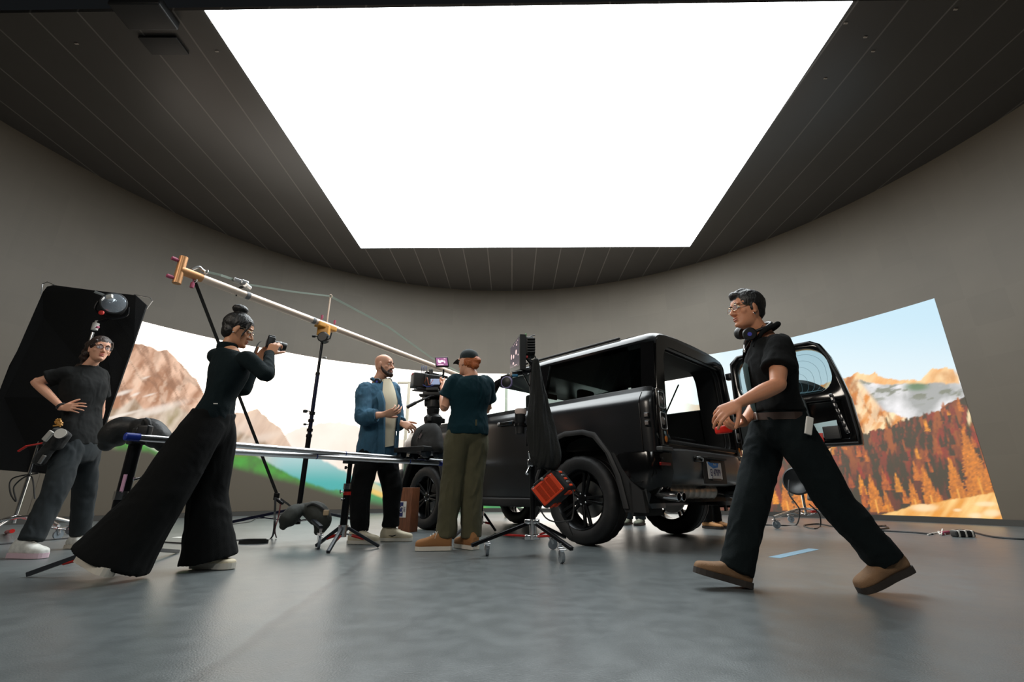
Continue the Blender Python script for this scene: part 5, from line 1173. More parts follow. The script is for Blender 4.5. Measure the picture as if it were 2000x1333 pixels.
def railclamp(c, parent):
    q = MB(); ax = ld; s = ld.cross(UP).normalized(); q.bar(c - ax * .045, c + ax * .045, .075, .075, bev=.012); q.bar(c - ax * .03 + UP * .05, c + ax * .03 + UP * .05, .07, .04, bev=.01); return part(q, 'rail_clamp', BLACK, parent)
def short_stand(label, top, foot_pts, hub_z, sleeve=None, jack=True):
    base = V((top.x, top.y, 0)); st = thing('combo_stand', label, 'light stand', base)
    q = MB(); q.cyl(base + UP * .10, V((top.x, top.y, sleeve)), .032 if jack else .040, n=20); part(q, 'column', BLACKM, st)
    q = MB(); q.cyl(V((top.x, top.y, sleeve)), top, .020 if jack else .037, n=16); part(q, 'riser', BLACKM, st)
    collar(V((top.x, top.y, sleeve)), .037 if jack else .046, .05, st); collar(V((top.x, top.y, sleeve - .06)), .034, .03, st, 'band', RED if jack else CHROME)
    collar(base + UP * hub_z, .042, .05, st, 'leg_hub'); collar(base + UP * .13, .035, .07, st, 'lower_hub')
    for fp in foot_pts:
        fp = V(fp); dv = (fp - base); dv.z = 0; dv.normalize(); a = base + dv * .04 + UP * hub_z
        q = MB(); q.bar(a, fp + UP * .014, .028, .026, bev=.004); lg = part(q, 'leg', DARKMETAL, st)
        q = MB(); q.cyl(base + dv * .03 + UP * .12, lerp(a, fp, .55), .007, n=8); part(q, 'brace', CHROME, lg)
        q = MB(); q.cyl(lerp(base + dv * .03 + UP * .12, lerp(a, fp, .55), .30), lerp(base + dv * .03 + UP * .12, lerp(a, fp, .55), .95), .013, n=10); part(q, 'turnbuckle', RED, lg)
    return st
t1 = PZ(268, 858, rz); s1 = short_stand('short black stand at far left end of the slider rails beside the striding photographer', t1 - UP * .03, [PZ(52, 1128), PZ(300, 1050), PZ(205, 1110) + V((-.05, .75, 0))], .15, .45, False)
railclamp(t1, s1); tbar(P(262, 935, t1.y - .03), (1, -.4, 0), s1); tbar(P(258, 957, t1.y - .03), (1, -.4, 0), s1)
q = MB(); q.box(P(241, 945, t1.y - .036), (.02, .008, .11), bev=.002); part(q, 'sticker', mat('pink_sticker', s2l(196, 150, 178), .5), s1)
t2 = PZ(686, 889, rz); s2 = short_stand('short black stand with red turnbuckles under the rails at the bald man\'s legs', t2 - UP * .05, [PZ(640, 1083), PZ(740, 1071), PZ(617, 1070)], .17, .52)
q = MB(); q.bar(t2 - ld * .10 - UP * .035, t2 + ld * .16 - UP * .035, .09, .03, bev=.006); q.bar(t2 - ld * .06 - UP * .06, t2 + ld * .06 - UP * .06, .07, .04, bev=.006); part(q, 'rail_cradle', BLACK, s2)
tbar(P(676, 962, t2.y - .02), (-1, -.3, .1), s2); tbar(P(678, 972, t2.y - .02), (-1, -.3, -.4), s2); knob(P(680, 914, t2.y - .01), (-1, -.2, 0), s2, BLACK)
b3 = PZ(941, 909, rz); t3 = V((b3.x, b3.y, rz)); s3 = short_stand('slim black stand under the right end of the rails, behind the camera operator', t3 - UP * .05, [PZ(884, 1054), PZ(968, 1040), PZ(930, 1035) + V((0, .2, 0))], .22, .50)
q = MB(); q.box(t3 - UP * .02, (.10, .08, .07), bev=.015); q.cyl(t3 + V((.02, -.05, 0)), t3 + V((.16, -.10, .05)), .010, n=8); part(q, 'end_clamp', STEEL, s3)

# ---- sandbag saddled over the left stand
def saddle(label, ctr, across, along, w_, ln, drop, m, vox=.008, dirv=None, nm='sandbag'):
    root = thing(nm, label, 'sandbag', ctr); q = MB(); ac = V(across).normalized(); al = V(along).normalized()
    for g in (1, -1):
        rows = []
        for t, o_, dz, th in ((0, .0, .0, .030), (.3, .35, -.05, .060), (.6, .75, -.40, .078), (.85, .95, -.80, .070), (1., 1.0, -1.0, .030)):
            c = V(ctr) + ac * g * (ln * o_) + UP * (drop * dz); n_ = (ac * g * (.3 + t) + UP * (1.2 - t)).normalized(); rows.append((c, al, n_, w_ * (.5 if t == 0 else .55), th, th))
        secs(q, rows, 22, 3, 4)
    b_ = blob(q, 'bag', m, root, vox, 4, .008, 9, 15)
    q = MB(); q.tube(catmull([V(ctr) + UP * .03 - al * .05, V(ctr) + UP * .085 - al * .03, V(ctr) + UP * .085 + al * .03, V(ctr) + UP * .03 + al * .05], 5), .010, 8); part(q, 'handle', CLOTHBLK, root); return root
SANDM = mat('black_vinyl', s2l(19, 20, 20), .55, bump=.2, bscale=60)
cS = P(262, 838, t1.y + .22); sb = thing('sandbag', 'black saddle sandbag draped over the left end of the slider rails', 'sandbag', cS)
q = MB(); yb = t1.y + .20
for pts, rad in (([P(272, 836, yb), P(240, 838, yb), P(218, 856, yb), P(208, 868, yb)], [.055, .085, .085, .05]), ([P(262, 836, yb), P(290, 842, yb), P(312, 858, yb), P(318, 868, yb)], [.06, .085, .075, .05])): rt(q, pts, rad, 18)
blob(q, 'bag', SANDM, sb, .008, 4, .006, 9, 4)
q = MB(); rt(q, [P(280, 834, t1.y - .02), P(286, 822, t1.y - .02), P(291, 832, t1.y - .02)], [.016, .022, .016], 10); part(q, 'handle', SANDM, sb)
q = MB(); q.box(P(283, 842, t1.y - .04), (.07, .05, .07), bev=.012); part(q, 'buckle', BLACK, sb)

# ---- tall stand with the long boom pole
BA, BB = P(352, 528, 3.6), P(1010, 786, 8.0)
BB = P(905, 737, 7.2); bdv = (BB - BA).normalized()
def on_boom(px_):
    lo, hi = 0., 1.
    for _ in range(40):
        mid = (lo + hi) / 2; c = lerp(BA, BB, mid)
        if proj(*c)[0] < px_: lo = mid
        else: hi = mid
    return lerp(BA, BB, lo)
bc = on_boom(634); sx, sy = bc.x, bc.y
boom = thing('boom_pole', 'long pale boom pole slanting over the scene with a pink-knobbed end fitting', 'boom pole', bc)
PIPE = mat('pale_pipe', s2l(226, 205, 186), .38, metal=.35, bump=.03)
q = MB(); q.cyl(BA + bdv * .16, BB, .036, n=24); part(q, 'pipe', PIPE, boom)
BRASSY = mat('orange_fitting', s2l(206, 150, 100), .4, metal=.4)
q = MB(); q.cyl(BA, BA + bdv * .18, .039, n=24); bu = (UP - bdv * UP.dot(bdv)).normalized(); q.cyl(BA - bu * .13, BA + bu * .13, .034, n=20); ef = part(q, 'end_fitting', BRASSY, boom)
for c, d in ((BA + bu * .08, -bdv), (BA - bu * .09, -bdv), (BA + bdv * .12 - bu * .035, -bu)): knob(c, d, ef, PINK, .018, .085)
for t_ in (.42, .70): 
    q = MB(); c = on_boom(483 if t_ < .5 else 612); q.cyl(c - bdv * .02, c + bdv * .02, .0385, n=20); part(q, 'tape_band', mat('silver_tape', s2l(120, 120, 120), .5), boom)
q = MB(); tp_ = P(645, 582, sy + .02); b0 = on_boom(638) + UP * .03; q.cyl(b0, tp_, .009, n=10); q.tube([tp_ + V((.018 * math.cos(a), 0, .02 + .018 * math.sin(a))) for a in np.linspace(0, 2 * math.pi, 13)[:-1]], .006, 6, True); part(q, 'spreader_rod', PIPE, boom)
GUY = mat('grey_webbing', s2l(120, 130, 118), .8, bump=.3, bscale=500)
def strap(pts, w_, name, m, parent=None, side=None, th=.0025):
    pts = [V(x) for x in pts]; q = MB(); sd = V(side or (1, 0, 0)).normalized(); a, b_ = [], []
    q.grid([[x - sd * w_ / 2 for x in pts], [x + sd * w_ / 2 for x in pts]]); n_ = V((0, -th, 0)); q.grid([[x - sd * w_ / 2 + n_ for x in pts], [x + sd * w_ / 2 + n_ for x in pts]]); return q.build(name, m, parent, smooth=False)
a0 = on_boom(372) + bu * .045
ra = P(455, 546, 4.0); rb = P(484, 556, 4.1)
strap([P(402, 531, 3.75), P(432, 538, 3.85), ra], .026, 'guy_strap', GUY, boom, (0, .2, 1)); strap([rb, lerp(rb, tp_, .5), tp_ + UP * .02], .022, 'guy_strap', GUY, boom, (0, .2, 1)); strap([tp_ + UP * .02, P(760, 640, sy + 1.0), P(842, 699, 6.7), BB + UP * .04], .030, 'guy_strap', GUY, boom, (.3, .2, 1))
q = MB(); q.tube(catmull([a0, a0 + UP * .05 + bdv * .05, P(395, 527, 3.74), P(402, 531, 3.75)], 5), .012, 8); q.tube([P(402, 531, 3.75) + V((.02 * math.cos(a), 0, .02 * math.sin(a))) for a in np.linspace(0, 2 * math.pi, 9)[:-1]], .006, 6, True); part(q, 'shackle', STEEL, boom)
q = MB(); q.bar(ra, lerp(ra, rb, .65), .05, .035, bev=.008); q.bar(lerp(ra, rb, .5), rb, .06, .05, bev=.012); q.cyl(rb - V((0, .04, .02)), rb + V((0, .04, -.02)), .022, n=14); part(q, 'ratchet', STEEL, boom)
q = MB(); q.tube(catmull([rb + V((-.02, 0, -.02)), P(466, 566, 4.06), on_boom(463) - UP * .045, on_boom(466) + UP * .045, P(473, 560, 4.08)], 4), .007, 6); part(q, 'tie_cord', BLACK, boom)
sd_ = (-2.17, 4.88); sbz = .30
tall = thing('boom_stand', 'tall black rolling stand holding the pale boom pole up on its orange clamp', 'light stand', (sx, sy, 0))
NAVYM = mat('blue_black_tube', s2l(24, 28, 52), .3, metal=.5)
top_z = bc.z - .16
for z0, z1, r, m in ((.18, 1.05, .026, BLACKM), (1.0, 1.72, .021, NAVYM), (1.70, top_z, .016, BLACKM)):
    q = MB(); q.cyl((sx, sy, z0), (sx, sy, z1), r, n=18); part(q, 'column', m, tall)
for z in (1.04, 1.10, 1.20, 1.28, 1.72): collar(V((sx, sy, z)), .031 if z < 1.5 else .024, .03, tall, 'collar', BLACKM)
knob(V((sx - .02, sy - .01, 1.30)), (-1, -.2, 0), tall, BLACK, .02, .07); knob(V((sx - .02, sy - .01, 1.16)), (-1, -.2, 0), tall, BLACK, .012, .05); knob(V((sx + .02, sy - .01, 1.90)), (1, -.2, 0), tall, STEEL, .012, .06)
q = MB(); q.box(bc - UP * .075, (.13, .07, .12), bev=.012); q.bar(bc - bdv * .10 - UP * .02, bc + bdv * .14 - UP * .02, .095, .06, bev=.012); part(q, 'boom_clamp', mat('orange_clamp', s2l(226, 160, 66), .45), tall)
q = MB(); q.lathe(bc - UP * .165 + V((.02, -.06, 0)), (0, 1, 0), [(.05, 0), (.062, .01), (.062, .08), (.05, .09)], 20); q.tube([bc + V((.03, -.06, -.22)), bc + V((.11, -.06, -.19)), bc + V((.12, -.06, -.12))], .008, 8); gh = part(q, 'grip_head', BLACK, tall)
knob(bc + V((-.05, -.02, -.15)), (-1, -.1, 0), tall, BLACK, .016, .06); knob(on_boom(627) + bu * .03, bu, tall, PINK, .014, .07, 'wing_knob'); knob(on_boom(652) + bu * .03, bu, tall, PINK, .014, .07, 'wing_knob')
hub = V((sx, sy, .32)); collar(hub, .040, .07, tall, 'leg_hub', BLACKM); collar(V((sx, sy, .19)), .034, .05, tall, 'lower_hub', BLACKM)
for fp, f_ in ((PZ(437, 1060), (1, .2, 0)), (PZ(622, 1073), (.4, -1, 0)), (V((sx + .42, sy + .62, 0)), (1, 1, 0))):
    tpc = caster(fp, tall, .055, f_, .04); q = MB(); q.bar(hub, tpc + UP * .01, .034, .028, bev=.004); lg = part(q, 'leg', DARKMETAL if fp.x > -2.2 else NAVYM, tall)
    q = MB(); q.bar(V((sx, sy, .19)), lerp(hub, tpc, .55), .026, .012, bev=.002); part(q, 'brace', NAVYM, lg)
# sandbag on the right-hand leg
c0 = lerp(hub, PZ(622, 1073) + UP * .14, .42); sg = thing('sandbag', 'dark green-black saddle sandbag lying over a leg of the tall boom stand', 'sandbag', c0); q = MB(); yy = c0.y - .06
for pts, rad in (([P(592, 994, yy + .02), P(575, 1002, yy - .05), P(560, 1018, yy - .10), P(553, 1028, yy - .12)], [.040, .075, .075, .035]), ([P(590, 993, yy + .05), P(615, 1000, yy + .02), P(628, 1018, yy), P(624, 1036, yy - .02)], [.045, .095, .090, .05])): rt(q, pts, rad, 18)
blob(q, 'bag', mat('olive_black_bag', s2l(40, 43, 38), .75, bump=.25, bscale=200), sg, .008, 4, .007, 9, 8)
q = MB(); q.tube(catmull([P(600, 990, yy - .05), P(612, 985, yy - .06), P(628, 993, yy - .06), P(637, 1002, yy - .05)], 5), .012, 8); part(q, 'handle', CLOTHBLK, sg); q = MB(); q.box(P(637, 1002, yy - .06), (.05, .02, .05), bev=.006); part(q, 'buckle', mat('tan_buckle', s2l(170, 150, 120), .5), sg)
# tie-down strap from the boom end to the floor
WEB = mat('black_webbing', s2l(26, 27, 26), .8, bump=.3, bscale=500)
td = thing('tie_down_strap', 'black tie-down strap running from the boom pole end to the stand leg and floor', 'strap', P(541, 966, 4.75))
s_top = on_boom(383) - UP * .05; kn = P(541, 966, 4.75)
strap([s_top, lerp(s_top, kn, .5), kn], .028, 'webbing', WEB, td, (1, .2, .2))
q = MB(); q.tube([on_boom(383) + V((.045 * math.cos(a) * .4, .0, -.015 + .05 * math.sin(a))) for a in np.linspace(0, 2 * math.pi, 11)[:-1]], .007, 6, True); part(q, 'ring', STEEL, td)
q = MB(); q.box(kn - UP * .02, (.05, .03, .07), bev=.008); q.bar(kn - UP * .04, P(553, 985, 4.75), .045, .03, bev=.01); part(q, 'ratchet', BLACKM, td)
fl_ = [P(538, 972, 4.72), P(537, 1000, 4.70), P(536, 1030, 4.68), PZ(531, 1050, .012), PZ(515, 1057, .006), PZ(480, 1055, .006), PZ(440, 1053, .006)]
strap([V(x) for x in catmull(fl_, 5)], .022, 'loose_end', WEB, td, (.5, .8, .05))
strap([V(x) for x in catmull([P(548, 985, 4.72), P(544, 1010, 4.68), P(537, 1035, 4.66), PZ(540, 1051, .01)], 5)], .012, 'red_edged_end', mat('red_black_webbing', s2l(74, 26, 26), .8), td, (1, .2, 0))
strap([P(548, 975, 4.74), P(562, 985, 4.78), V((sx - .03, sy - .02, .3))], .02, 'anchor_end', WEB, td, (0, .3, 1))
cl = thing('coiled_strap', 'coil of black webbing lying flat on the floor before the tall stand', 'strap', PZ(495, 1063)); q = MB(); c0 = PZ(495, 1062)
for k in range(3):
    pts = [c0 + V(((.135 - .012 * k) * math.cos(a), (.10 - .01 * k) * math.sin(a), 0)) for a in np.linspace(0, 2 * math.pi, 33)]; q.grid([[p_ + UP * .002 for p_ in pts], [p_ + UP * .030 for p_ in pts]])
part(q, 'webbing_coil', WEB, cl)

# ---- big black flag and the spotlight before it
FY = 5.75; fl2 = [(84, 570), (92, 560), (104, 557), (180, 567), (265, 577), (286, 596), (262, 668), (224, 776), (190, 872), (150, 914), (90, 926), (40, 922), (-40, 915), (-60, 800), (-6, 776), (18, 714), (52, 652), (72, 600)]
fg_ = thing('black_flag', 'large black cloth flag panel standing behind the woman at far left', 'flag', V((P(25, 1015, FY).x, FY, 0)))
q = MB(); q.prism([P(x, y, FY + .10 * math.sin(x * .02)) for x, y in fl2], (0, .02, 0)); part(q, 'cloth_panel', mat('flag_cloth', s2l(12, 12, 13), .95, bump=.3, bscale=150), fg_, smooth=False)
q = MB(); q.tube([P(80, 575, FY), P(83, 555, FY), P(92, 551, FY), P(106, 557, FY)], .006, 6); q.tube([P(262, 576, FY), P(293, 582, FY), P(298, 588, FY), P(286, 604, FY)], .006, 6); part(q, 'frame_corner', STEEL, fg_)
pb = P(47, 928, FY); px0 = pb.x; q = MB(); q.cyl((px0, FY + .06, .12), (px0, FY + .06, 2.0), .021, n=14); part(q, 'stand_column', CHROME, fg_)
for d in ((-1, -.15), (.8, .5), (.3, -.9)):
    v = V((d[0], d[1], 0)).normalized(); q = MB(); q.tube([V((px0, FY + .06, .20)), V((px0, FY + .06, .17)) + v * .10, V((px0, FY + .06, .06)) + v * .34, V((px0, FY + .06, .028)) + v * .52], .017, 10); part(q, 'leg', CHROME, fg_)
q = MB(); q.cyl(PZ(13, 1040, .02), PZ(24, 1038, .10), .02); part(q, 'red_end', RED, fg_)
LYy = 5.35; lx = P(185, 640, LYy).x
lamp = thing('spotlight', 'black round-lensed spotlight on a stand in front of the black flag', 'spotlight', (lx, LYy, 0))
q = MB(); q.cyl((lx, LYy, .12), (lx, LYy, P(185, 650, LYy).z), .018, n=14); part(q, 'stand_column', CHROME, lamp)
for d in ((.9, -.3), (-.7, -.5), (0, 1)):
    v = V((d[0], d[1], 0)).normalized(); tp_c = caster(V((lx, LYy, 0)) + v * .46, lamp, .045, (-v.y, v.x, 0), .02); q = MB(); q.tube([V((lx, LYy, .22)), V((lx, LYy, .21)) + v * .15, tp_c + UP * .005], .016, 10); part(q, 'leg', CHROME, lamp)
q = MB(); q.lathe(P(184, 645, LYy), UP, [(.018, 0), (.034, 0), (.034, .09), (.02, .09), (.02, .12), (.005, .13)], 16); cpl = part(q, 'coupling', WHITEP, lamp); knob(P(187, 640, LYy - .02), (1, -.3, 0), cpl, PINK, .016, .05)
ax = V((.66, -.74, -.10)).normalized(); hc_ = P(222, 595, LYy); q = MB(); q.lathe(hc_ - ax * .26, ax, [(.06, 0), (.10, .01), (.125, .06), (.125, .26), (.138, .27), (.138, .34), (.128, .345)], 32); hs = part(q, 'housing', BLACK, lamp)
GLASSL = mat('fresnel_lens', s2l(150, 158, 166), .08, metal=.55, bump=.25, bscale=40); q = MB(); q.lathe(hc_ - ax * .26 + ax * .335, ax, [(.127, 0), (.127, .008), (.09, .022), (.04, .03), (.001, .032)], 32); part(q, 'lens', GLASSL, hs)
sdd = ax.cross(UP).normalized(); q = MB(); q.tube(catmull([hc_ + sdd * .15, hc_ + sdd * .15 - UP * .12, hc_ - UP * .19, hc_ - sdd * .15 - UP * .12, hc_ - sdd * .15], 5), .012, 8); q.cyl(hc_ - UP * .19, P(185, 632, LYy), .014); part(q, 'yoke', BLACKM, lamp)
knob(P(201, 613, LYy - .15), (.2, -1, 0), lamp, RED, .030, .04); q = MB(); q.bar(P(186, 571, LYy - .1), P(206, 578, LYy - .1), .03, .03, bev=.004); part(q, 'label_strip', mat('grey_label', s2l(150, 156, 156), .5), hs); q = MB(); q.box(P(214, 580, LYy - .15), (.07, .03, .05), M.Rotation(R_(-15), 3, 'Y'), bev=.006); part(q, 'control_box', WHITEP, hs)
q = MB(); q.tube([V((p_.x, p_.y, p_.z)) for p_ in [V(x) for x in catmull([P(75, 925, 5.6), P(25, 935, 5.6), P(20, 962, 5.6), P(32, 980, 5.6), P(28, 950, 5.6), P(60, 930, 5.6), P(68, 975, 5.6)], 6)]], .008, 6); tag(part(q, 'hanging_cable', BLACK, None), 'looped black cable hanging below the black flag at far left', 'cable')

# ---- cinema camera on its pedestal, riding the rails
CY = 4.75
pd = PZ(838, 896, rz + .03); dolly = thing('camera_dolly', 'low black wheeled dolly sitting on the slider rails under the cinema camera', 'dolly', PZ(838, 900, rz))
md = (lerp(LA, LB, .86) + lerp(FA, FB, .80)) / 2; cx_, cy_ = P(838, 890, 4.85).x, 4.85
sdr = ld.cross(UP).normalized(); q = MB(); q.bar(V((cx_, cy_, rz + .075)) - ld * .30, V((cx_, cy_, rz + .075)) + ld * .22, .42, .05, bev=.012); part(q, 'platform', BLACK, dolly)
for g in (-.22, -.05, .12):
    for s_ in (-.17, .17):
        q = MB(); q.lathe(V((cx_, cy_, rz + .035)) + ld * g + sdr * s_ - sdr * .03, sdr, [(.01, 0), (.040, 0), (.045, .01), (.045, .05), (.04, .06), (.01, .06)], 18); part(q, 'wheel', mat('skate_wheel', s2l(22, 30, 38), .35), dolly)
colx, coly = P(845, 820, 4.85).x, 4.85
ped = thing('camera_pedestal', 'black pedestal column and fluid head with a pan handle under the cinema camera', 'pedestal', (colx, coly, rz + .1))
q = MB(); q.cyl((colx, coly, rz + .10), (colx, coly, P(845, 820, 4.85).z), .05, n=20); part(q, 'column', BLACK, ped)
c = P(846, 822, 4.85); q = MB(); q.lathe(c - UP * .03, UP, [(.05, -.03), (.085, -.01), (.10, .03), (.10, .06), (.07, .09), (.05, .10)], 24); 
for a in range(3): q.box(c + V((.10 * math.cos(a * 2.1 + .3), .10 * math.sin(a * 2.1 + .3), .0)), (.05, .05, .05), bev=.01)
part(q, 'bowl', BLACK, ped)
for a in range(4): q = MB(); v = V((.07 * math.cos(a * 1.57 + .6), .07 * math.sin(a * 1.57 + .6), 0)); q.cyl(c + v - UP * .14, c + v - UP * .02, .011, n=8); part(q, 'tie_rod', BLACKM, ped)
c = P(846, 800, 4.85); q = MB(); q.lathe(c - UP * .05, UP, [(.05, -.02), (.062, 0), (.07, .05), (.062, .06), (.072, .07), (.072, .14), (.06, .15)], 24); q.cyl(c + V((-.09, 0, .08)), c + V((.09, 0, .08)), .05, n=18); q.box(c + UP * .15, (.20, .24, .05), bev=.012); q.box(c + UP * .19, (.13, .30, .03), bev=.006); hd_ = part(q, 'fluid_head', BLACK, ped)
q = MB(); q.box(P(829, 773, 4.80), (.10, .08, .025), bev=.006); q.box(P(832, 779, 4.78), (.08, .04, .02), bev=.004); part(q, 'plate_lever', BLACK, hd_)
q = MB(); q.tube([P(858, 774, 4.82), P(842, 774, 4.70), P(826, 781, 4.64)], .010, 8); q.tube([P(826, 781, 4.64), P(812, 787, 4.62)], .013, 8); q.tube([P(812, 787, 4.62), P(795, 796, 4.58)], .019, 10); part(q, 'pan_handle', mat('pan_handle_black', s2l(44, 45, 46), .45), ped)
bgp = P(835, 862, 4.70); bag = thing('camera_bag', 'black padded camera bag hung on the pedestal above the dolly', 'bag', bgp); q = MB()
secs(q, [(P(842, 828, 4.72), V((1, 0, 0)), V((0, -1, 0)), .06, .05, .05), (P(838, 838, 4.72), V((1, 0, 0)), V((0, -1, 0)), .115, .09, .08), (P(835, 858, 4.71), V((1, 0, 0)), V((0, -1, 0)), .155, .11, .10), (P(835, 876, 4.70), V((1, 0, 0)), V((0, -1, 0)), .16, .12, .10), (P(835, 884, 4.70), V((1, 0, 0)), V((0, -1, 0)), .14, .10, .09)], 26, 3.2, 4)
blob(q, 'pouch', mat('bag_nylon', s2l(24, 24, 24), .7, bump=.25, bscale=220), bag, .008, 3, .006, 11, 6)
q = MB(); q.box(P(821, 852, 4.59), (.02, .01, .05), M.Rotation(R_(25), 3, 'Y')); q.box(P(827, 877, 4.575), (.04, .008, .035), bev=.004); part(q, 'bag_logo', mat('bag_tag', s2l(96, 84, 86), .6), bag)
q = MB(); q.tube(catmull([P(824, 840, 4.62), P(815, 858, 4.60), P(818, 880, 4.59)], 4), .007, 6); part(q, 'zip', BLACKM, bag)
# the camera: points away to the right
ca = V((.86, .48, .0)).normalized(); cs_ = ca.cross(UP).normalized(); R_cam = M((ca, -cs_, UP)).transposed()
cb0 = P(843, 748, 4.85); cine = thing('cinema_camera', 'black cinema camera with a small monitor on top and a boxy battery at its back', 'camera', cb0)
q = MB(); q.box(cb0, (.20, .15, .15), R_cam, bev=.015); q.box(cb0 - UP * .09, (.34, .10, .03), R_cam, bev=.006); bd = part(q, 'camera_body', BLACK, cine)
bt = P(818, 744.5, 4.80); q = MB(); q.box(bt, (.15, .13, .155), R_cam, bev=.010); part(q, 'battery', mat('battery_grey', s2l(46, 47, 46), .5), cine)
q = MB(); q.box(bt + UP * .066 - ca * .075, (.004, .05, .02), R_cam); part(q, 'red_tag', RED, cine)
for k in range(4): q = MB(); p_ = P(823 + k * 3.2, 732, 4.82); q.cyl(p_, p_ + UP * .10, .0035, n=6); part(q, 'antenna', mat('blue_antenna', s2l(40, 60, 110), .4), cine)
q = MB(); q.bar(P(831, 728, 4.80), P(874, 738, 4.95), .035, .03, bev=.01); q.bar(P(842, 722, 4.82), P(842, 760, 4.82), .04, .05, bev=.012); part(q, 'top_handle', BLACK, cine)
q = MB(); q.lathe(cb0 + ca * .10, ca, [(.045, 0), (.05, .02), (.055, .08), (.055, .16), (.06, .17), (.06, .24), (.05, .245)], 24); part(q, 'lens', BLACK, cine)
q = MB(); q.box(cb0 + ca * .40, (.06, .19, .16), R_cam, bev=.02); part(q, 'matte_box', BLACK, cine)
q = MB()
for g in (-1, 1): q.cyl(cb0 - UP * .10 + cs_ * g * .03 - ca * .2, cb0 - UP * .10 + cs_ * g * .03 + ca * .42, .008, n=10)
part(q, 'rods', STEEL, cine)
q = MB(); q.box(P(850, 746, 4.74), (.10, .012, .06), bev=.004); part(q, 'side_display', mat('side_display', s2l(60, 70, 90), .2, emit=(.5, .6, .85), estr=.6), cine)
q = MB(); q.tube(catmull([P(829, 748, 4.74), P(834, 738, 4.7), P(838, 752, 4.7), P(846, 742, 4.72)], 5), .003, 6); part(q, 'orange_cable', mat('orange_wire', s2l(190, 90, 40), .5), cine); q = MB(); q.tube(catmull([P(826, 752, 4.72), P(836, 756, 4.68), P(848, 752, 4.7)], 5), .003, 6); part(q, 'blue_cable', BLUE, cine)
mo = P(863, 708, 4.86); mR = M.Rotation(R_(-9), 3, 'Y') @ M.Rotation(R_(26), 3, 'Z'); q = MB(); q.box(mo, (.150, .028, .115), mR, bev=.006); mon = part(q, 'monitor', BLACK, cine)
q = MB(); q.box(mo + mR @ V((-.004, -.0155, .002)), (.128, .003, .090), mR); part(q, 'monitor_screen', mat('pink_screen', s2l(120, 80, 110), .2, emit=s2l(150, 96, 136), estr=1.0), mon, smooth=False)
q = MB()
for x, z, w_, h in ((-.03, .0, .03, .03), (.0, .008, .03, .024), (.026, -.002, .014, .03), (-.044, .012, .014, .03), (.03, .034, .02, .006), (-.02, -.033, .06, .005)): q.box(mo + mR @ V((x, -.0175, z)), (w_, .002, h), mR)
part(q, 'screen_picture', mat('screen_glow', s2l(250, 220, 230), .3, emit=s2l(246, 214, 226), estr=1.), mon, smooth=False)
q = MB(); q.tube([P(866, 722, 4.86), P(866, 732, 4.87), P(860, 738, 4.86)], .012, 8); part(q, 'monitor_arm', BLACKM, cine)

# ---- rolling stand with video monitor, cloth, cup and power station
MX, MY = P(1041, 1015, 3.95).x, 3.95
ms = thing('monitor_stand', 'rolling chrome-jointed stand carrying a video monitor beside the rear wheel of the car', 'monitor stand', (MX, MY, 0))
q = MB(); q.cyl((MX, MY, .14), (MX, MY, 1.0), .022, n=16); q.cyl((MX, MY, 1.0), (MX, MY, P(1040, 712, MY).z), .016, n=14); part(q, 'column', BLACKM, ms)
hub = V((MX, MY, .245)); collar(hub, .045, .035, ms, 'leg_hub'); collar(V((MX, MY, .13)), .042, .035, ms, 'lower_hub'); collar(V((MX, MY, .19)), .030, .14, ms, 'centre_sleeve')
for k, (e, cc_) in enumerate(((PZ(921, 1066, .09), PZ(951, 1086)), (PZ(1117, 1073, .09), PZ(1097, 1101)), (V((MX + .30, MY + .42, .09)), PZ(1080, 1074)))):
    q = MB(); q.bar(hub, e, .030, .026, bev=.004); lg = part(q, 'leg', BLACKM, ms); caster(cc_, ms, .042, ((.2, -1, 0), (.3, -1, 0), (1, .2, 0))[k], .03)
    q = MB(); q.cyl(V((MX, MY, .13)), lerp(hub, e, .55), .009, n=8); part(q, 'brace', RED, lg)
    for z in (.245, .13):
        d = (e - hub); d.z = 0; d.normalize(); q = MB(); q.box(V((MX, MY, z)) + d * .05, (.05, .05, .035), bev=.008); part(q, 'knuckle', CHROME, lg)
q = MB(); q.box(P(1036, 905, MY - .03), (.05, .05, .06), bev=.01); q.cyl(P(1036, 900, MY - .03), P(1034, 884, MY - .05), .014, n=10); q.cyl(P(1034, 915, MY - .04), P(1029, 926, MY - .08), .014, n=10); q.ell(P(1036, 884, MY - .05), (.018,) * 3); part(q, 'grip_clamp', CHROME, ms)
# monitor
N0, N1, F1, F0 = P(1016, 722, 3.88), P(1016, 653, 3.88), P(997, 680, 4.20), P(996, 728, 4.20)
vm = thing('video_monitor', 'large video monitor on the rolling stand, its lit screen turned to the operator', 'monitor', (N0 + F0) / 2)
thk = V((.052, .012, 0)); q = MB(); q.prism([N0, N1, F1, F0], thk); mb_ = part(q, 'monitor_case', BLACK, vm, smooth=False)
nrm = (F0 - N0).cross(N1 - N0).normalized(); nrm = nrm if nrm.x < 0 else -nrm
B4 = lambda u, v_, o_=.0015: lerp(lerp(N0, F0, u), lerp(N1, F1, u), v_) + nrm * o_
q = MB(); q.prism([B4(.01, .01), B4(.99, .01), B4(.99, .99), B4(.01, .99)], nrm * .001); part(q, 'screen_bezel', mat('bezel_grey', s2l(110, 112, 108), .4), mb_, smooth=False)
q = MB(); q.prism([B4(.05, .12, .003), B4(.95, .14, .003), B4(.95, .95, .003), B4(.05, .95, .003)], nrm * .001); part(q, 'screen', mat('monitor_dark', s2l(46, 40, 48), .15, emit=s2l(78, 70, 80), estr=.8), mb_, smooth=False)
q = MB()
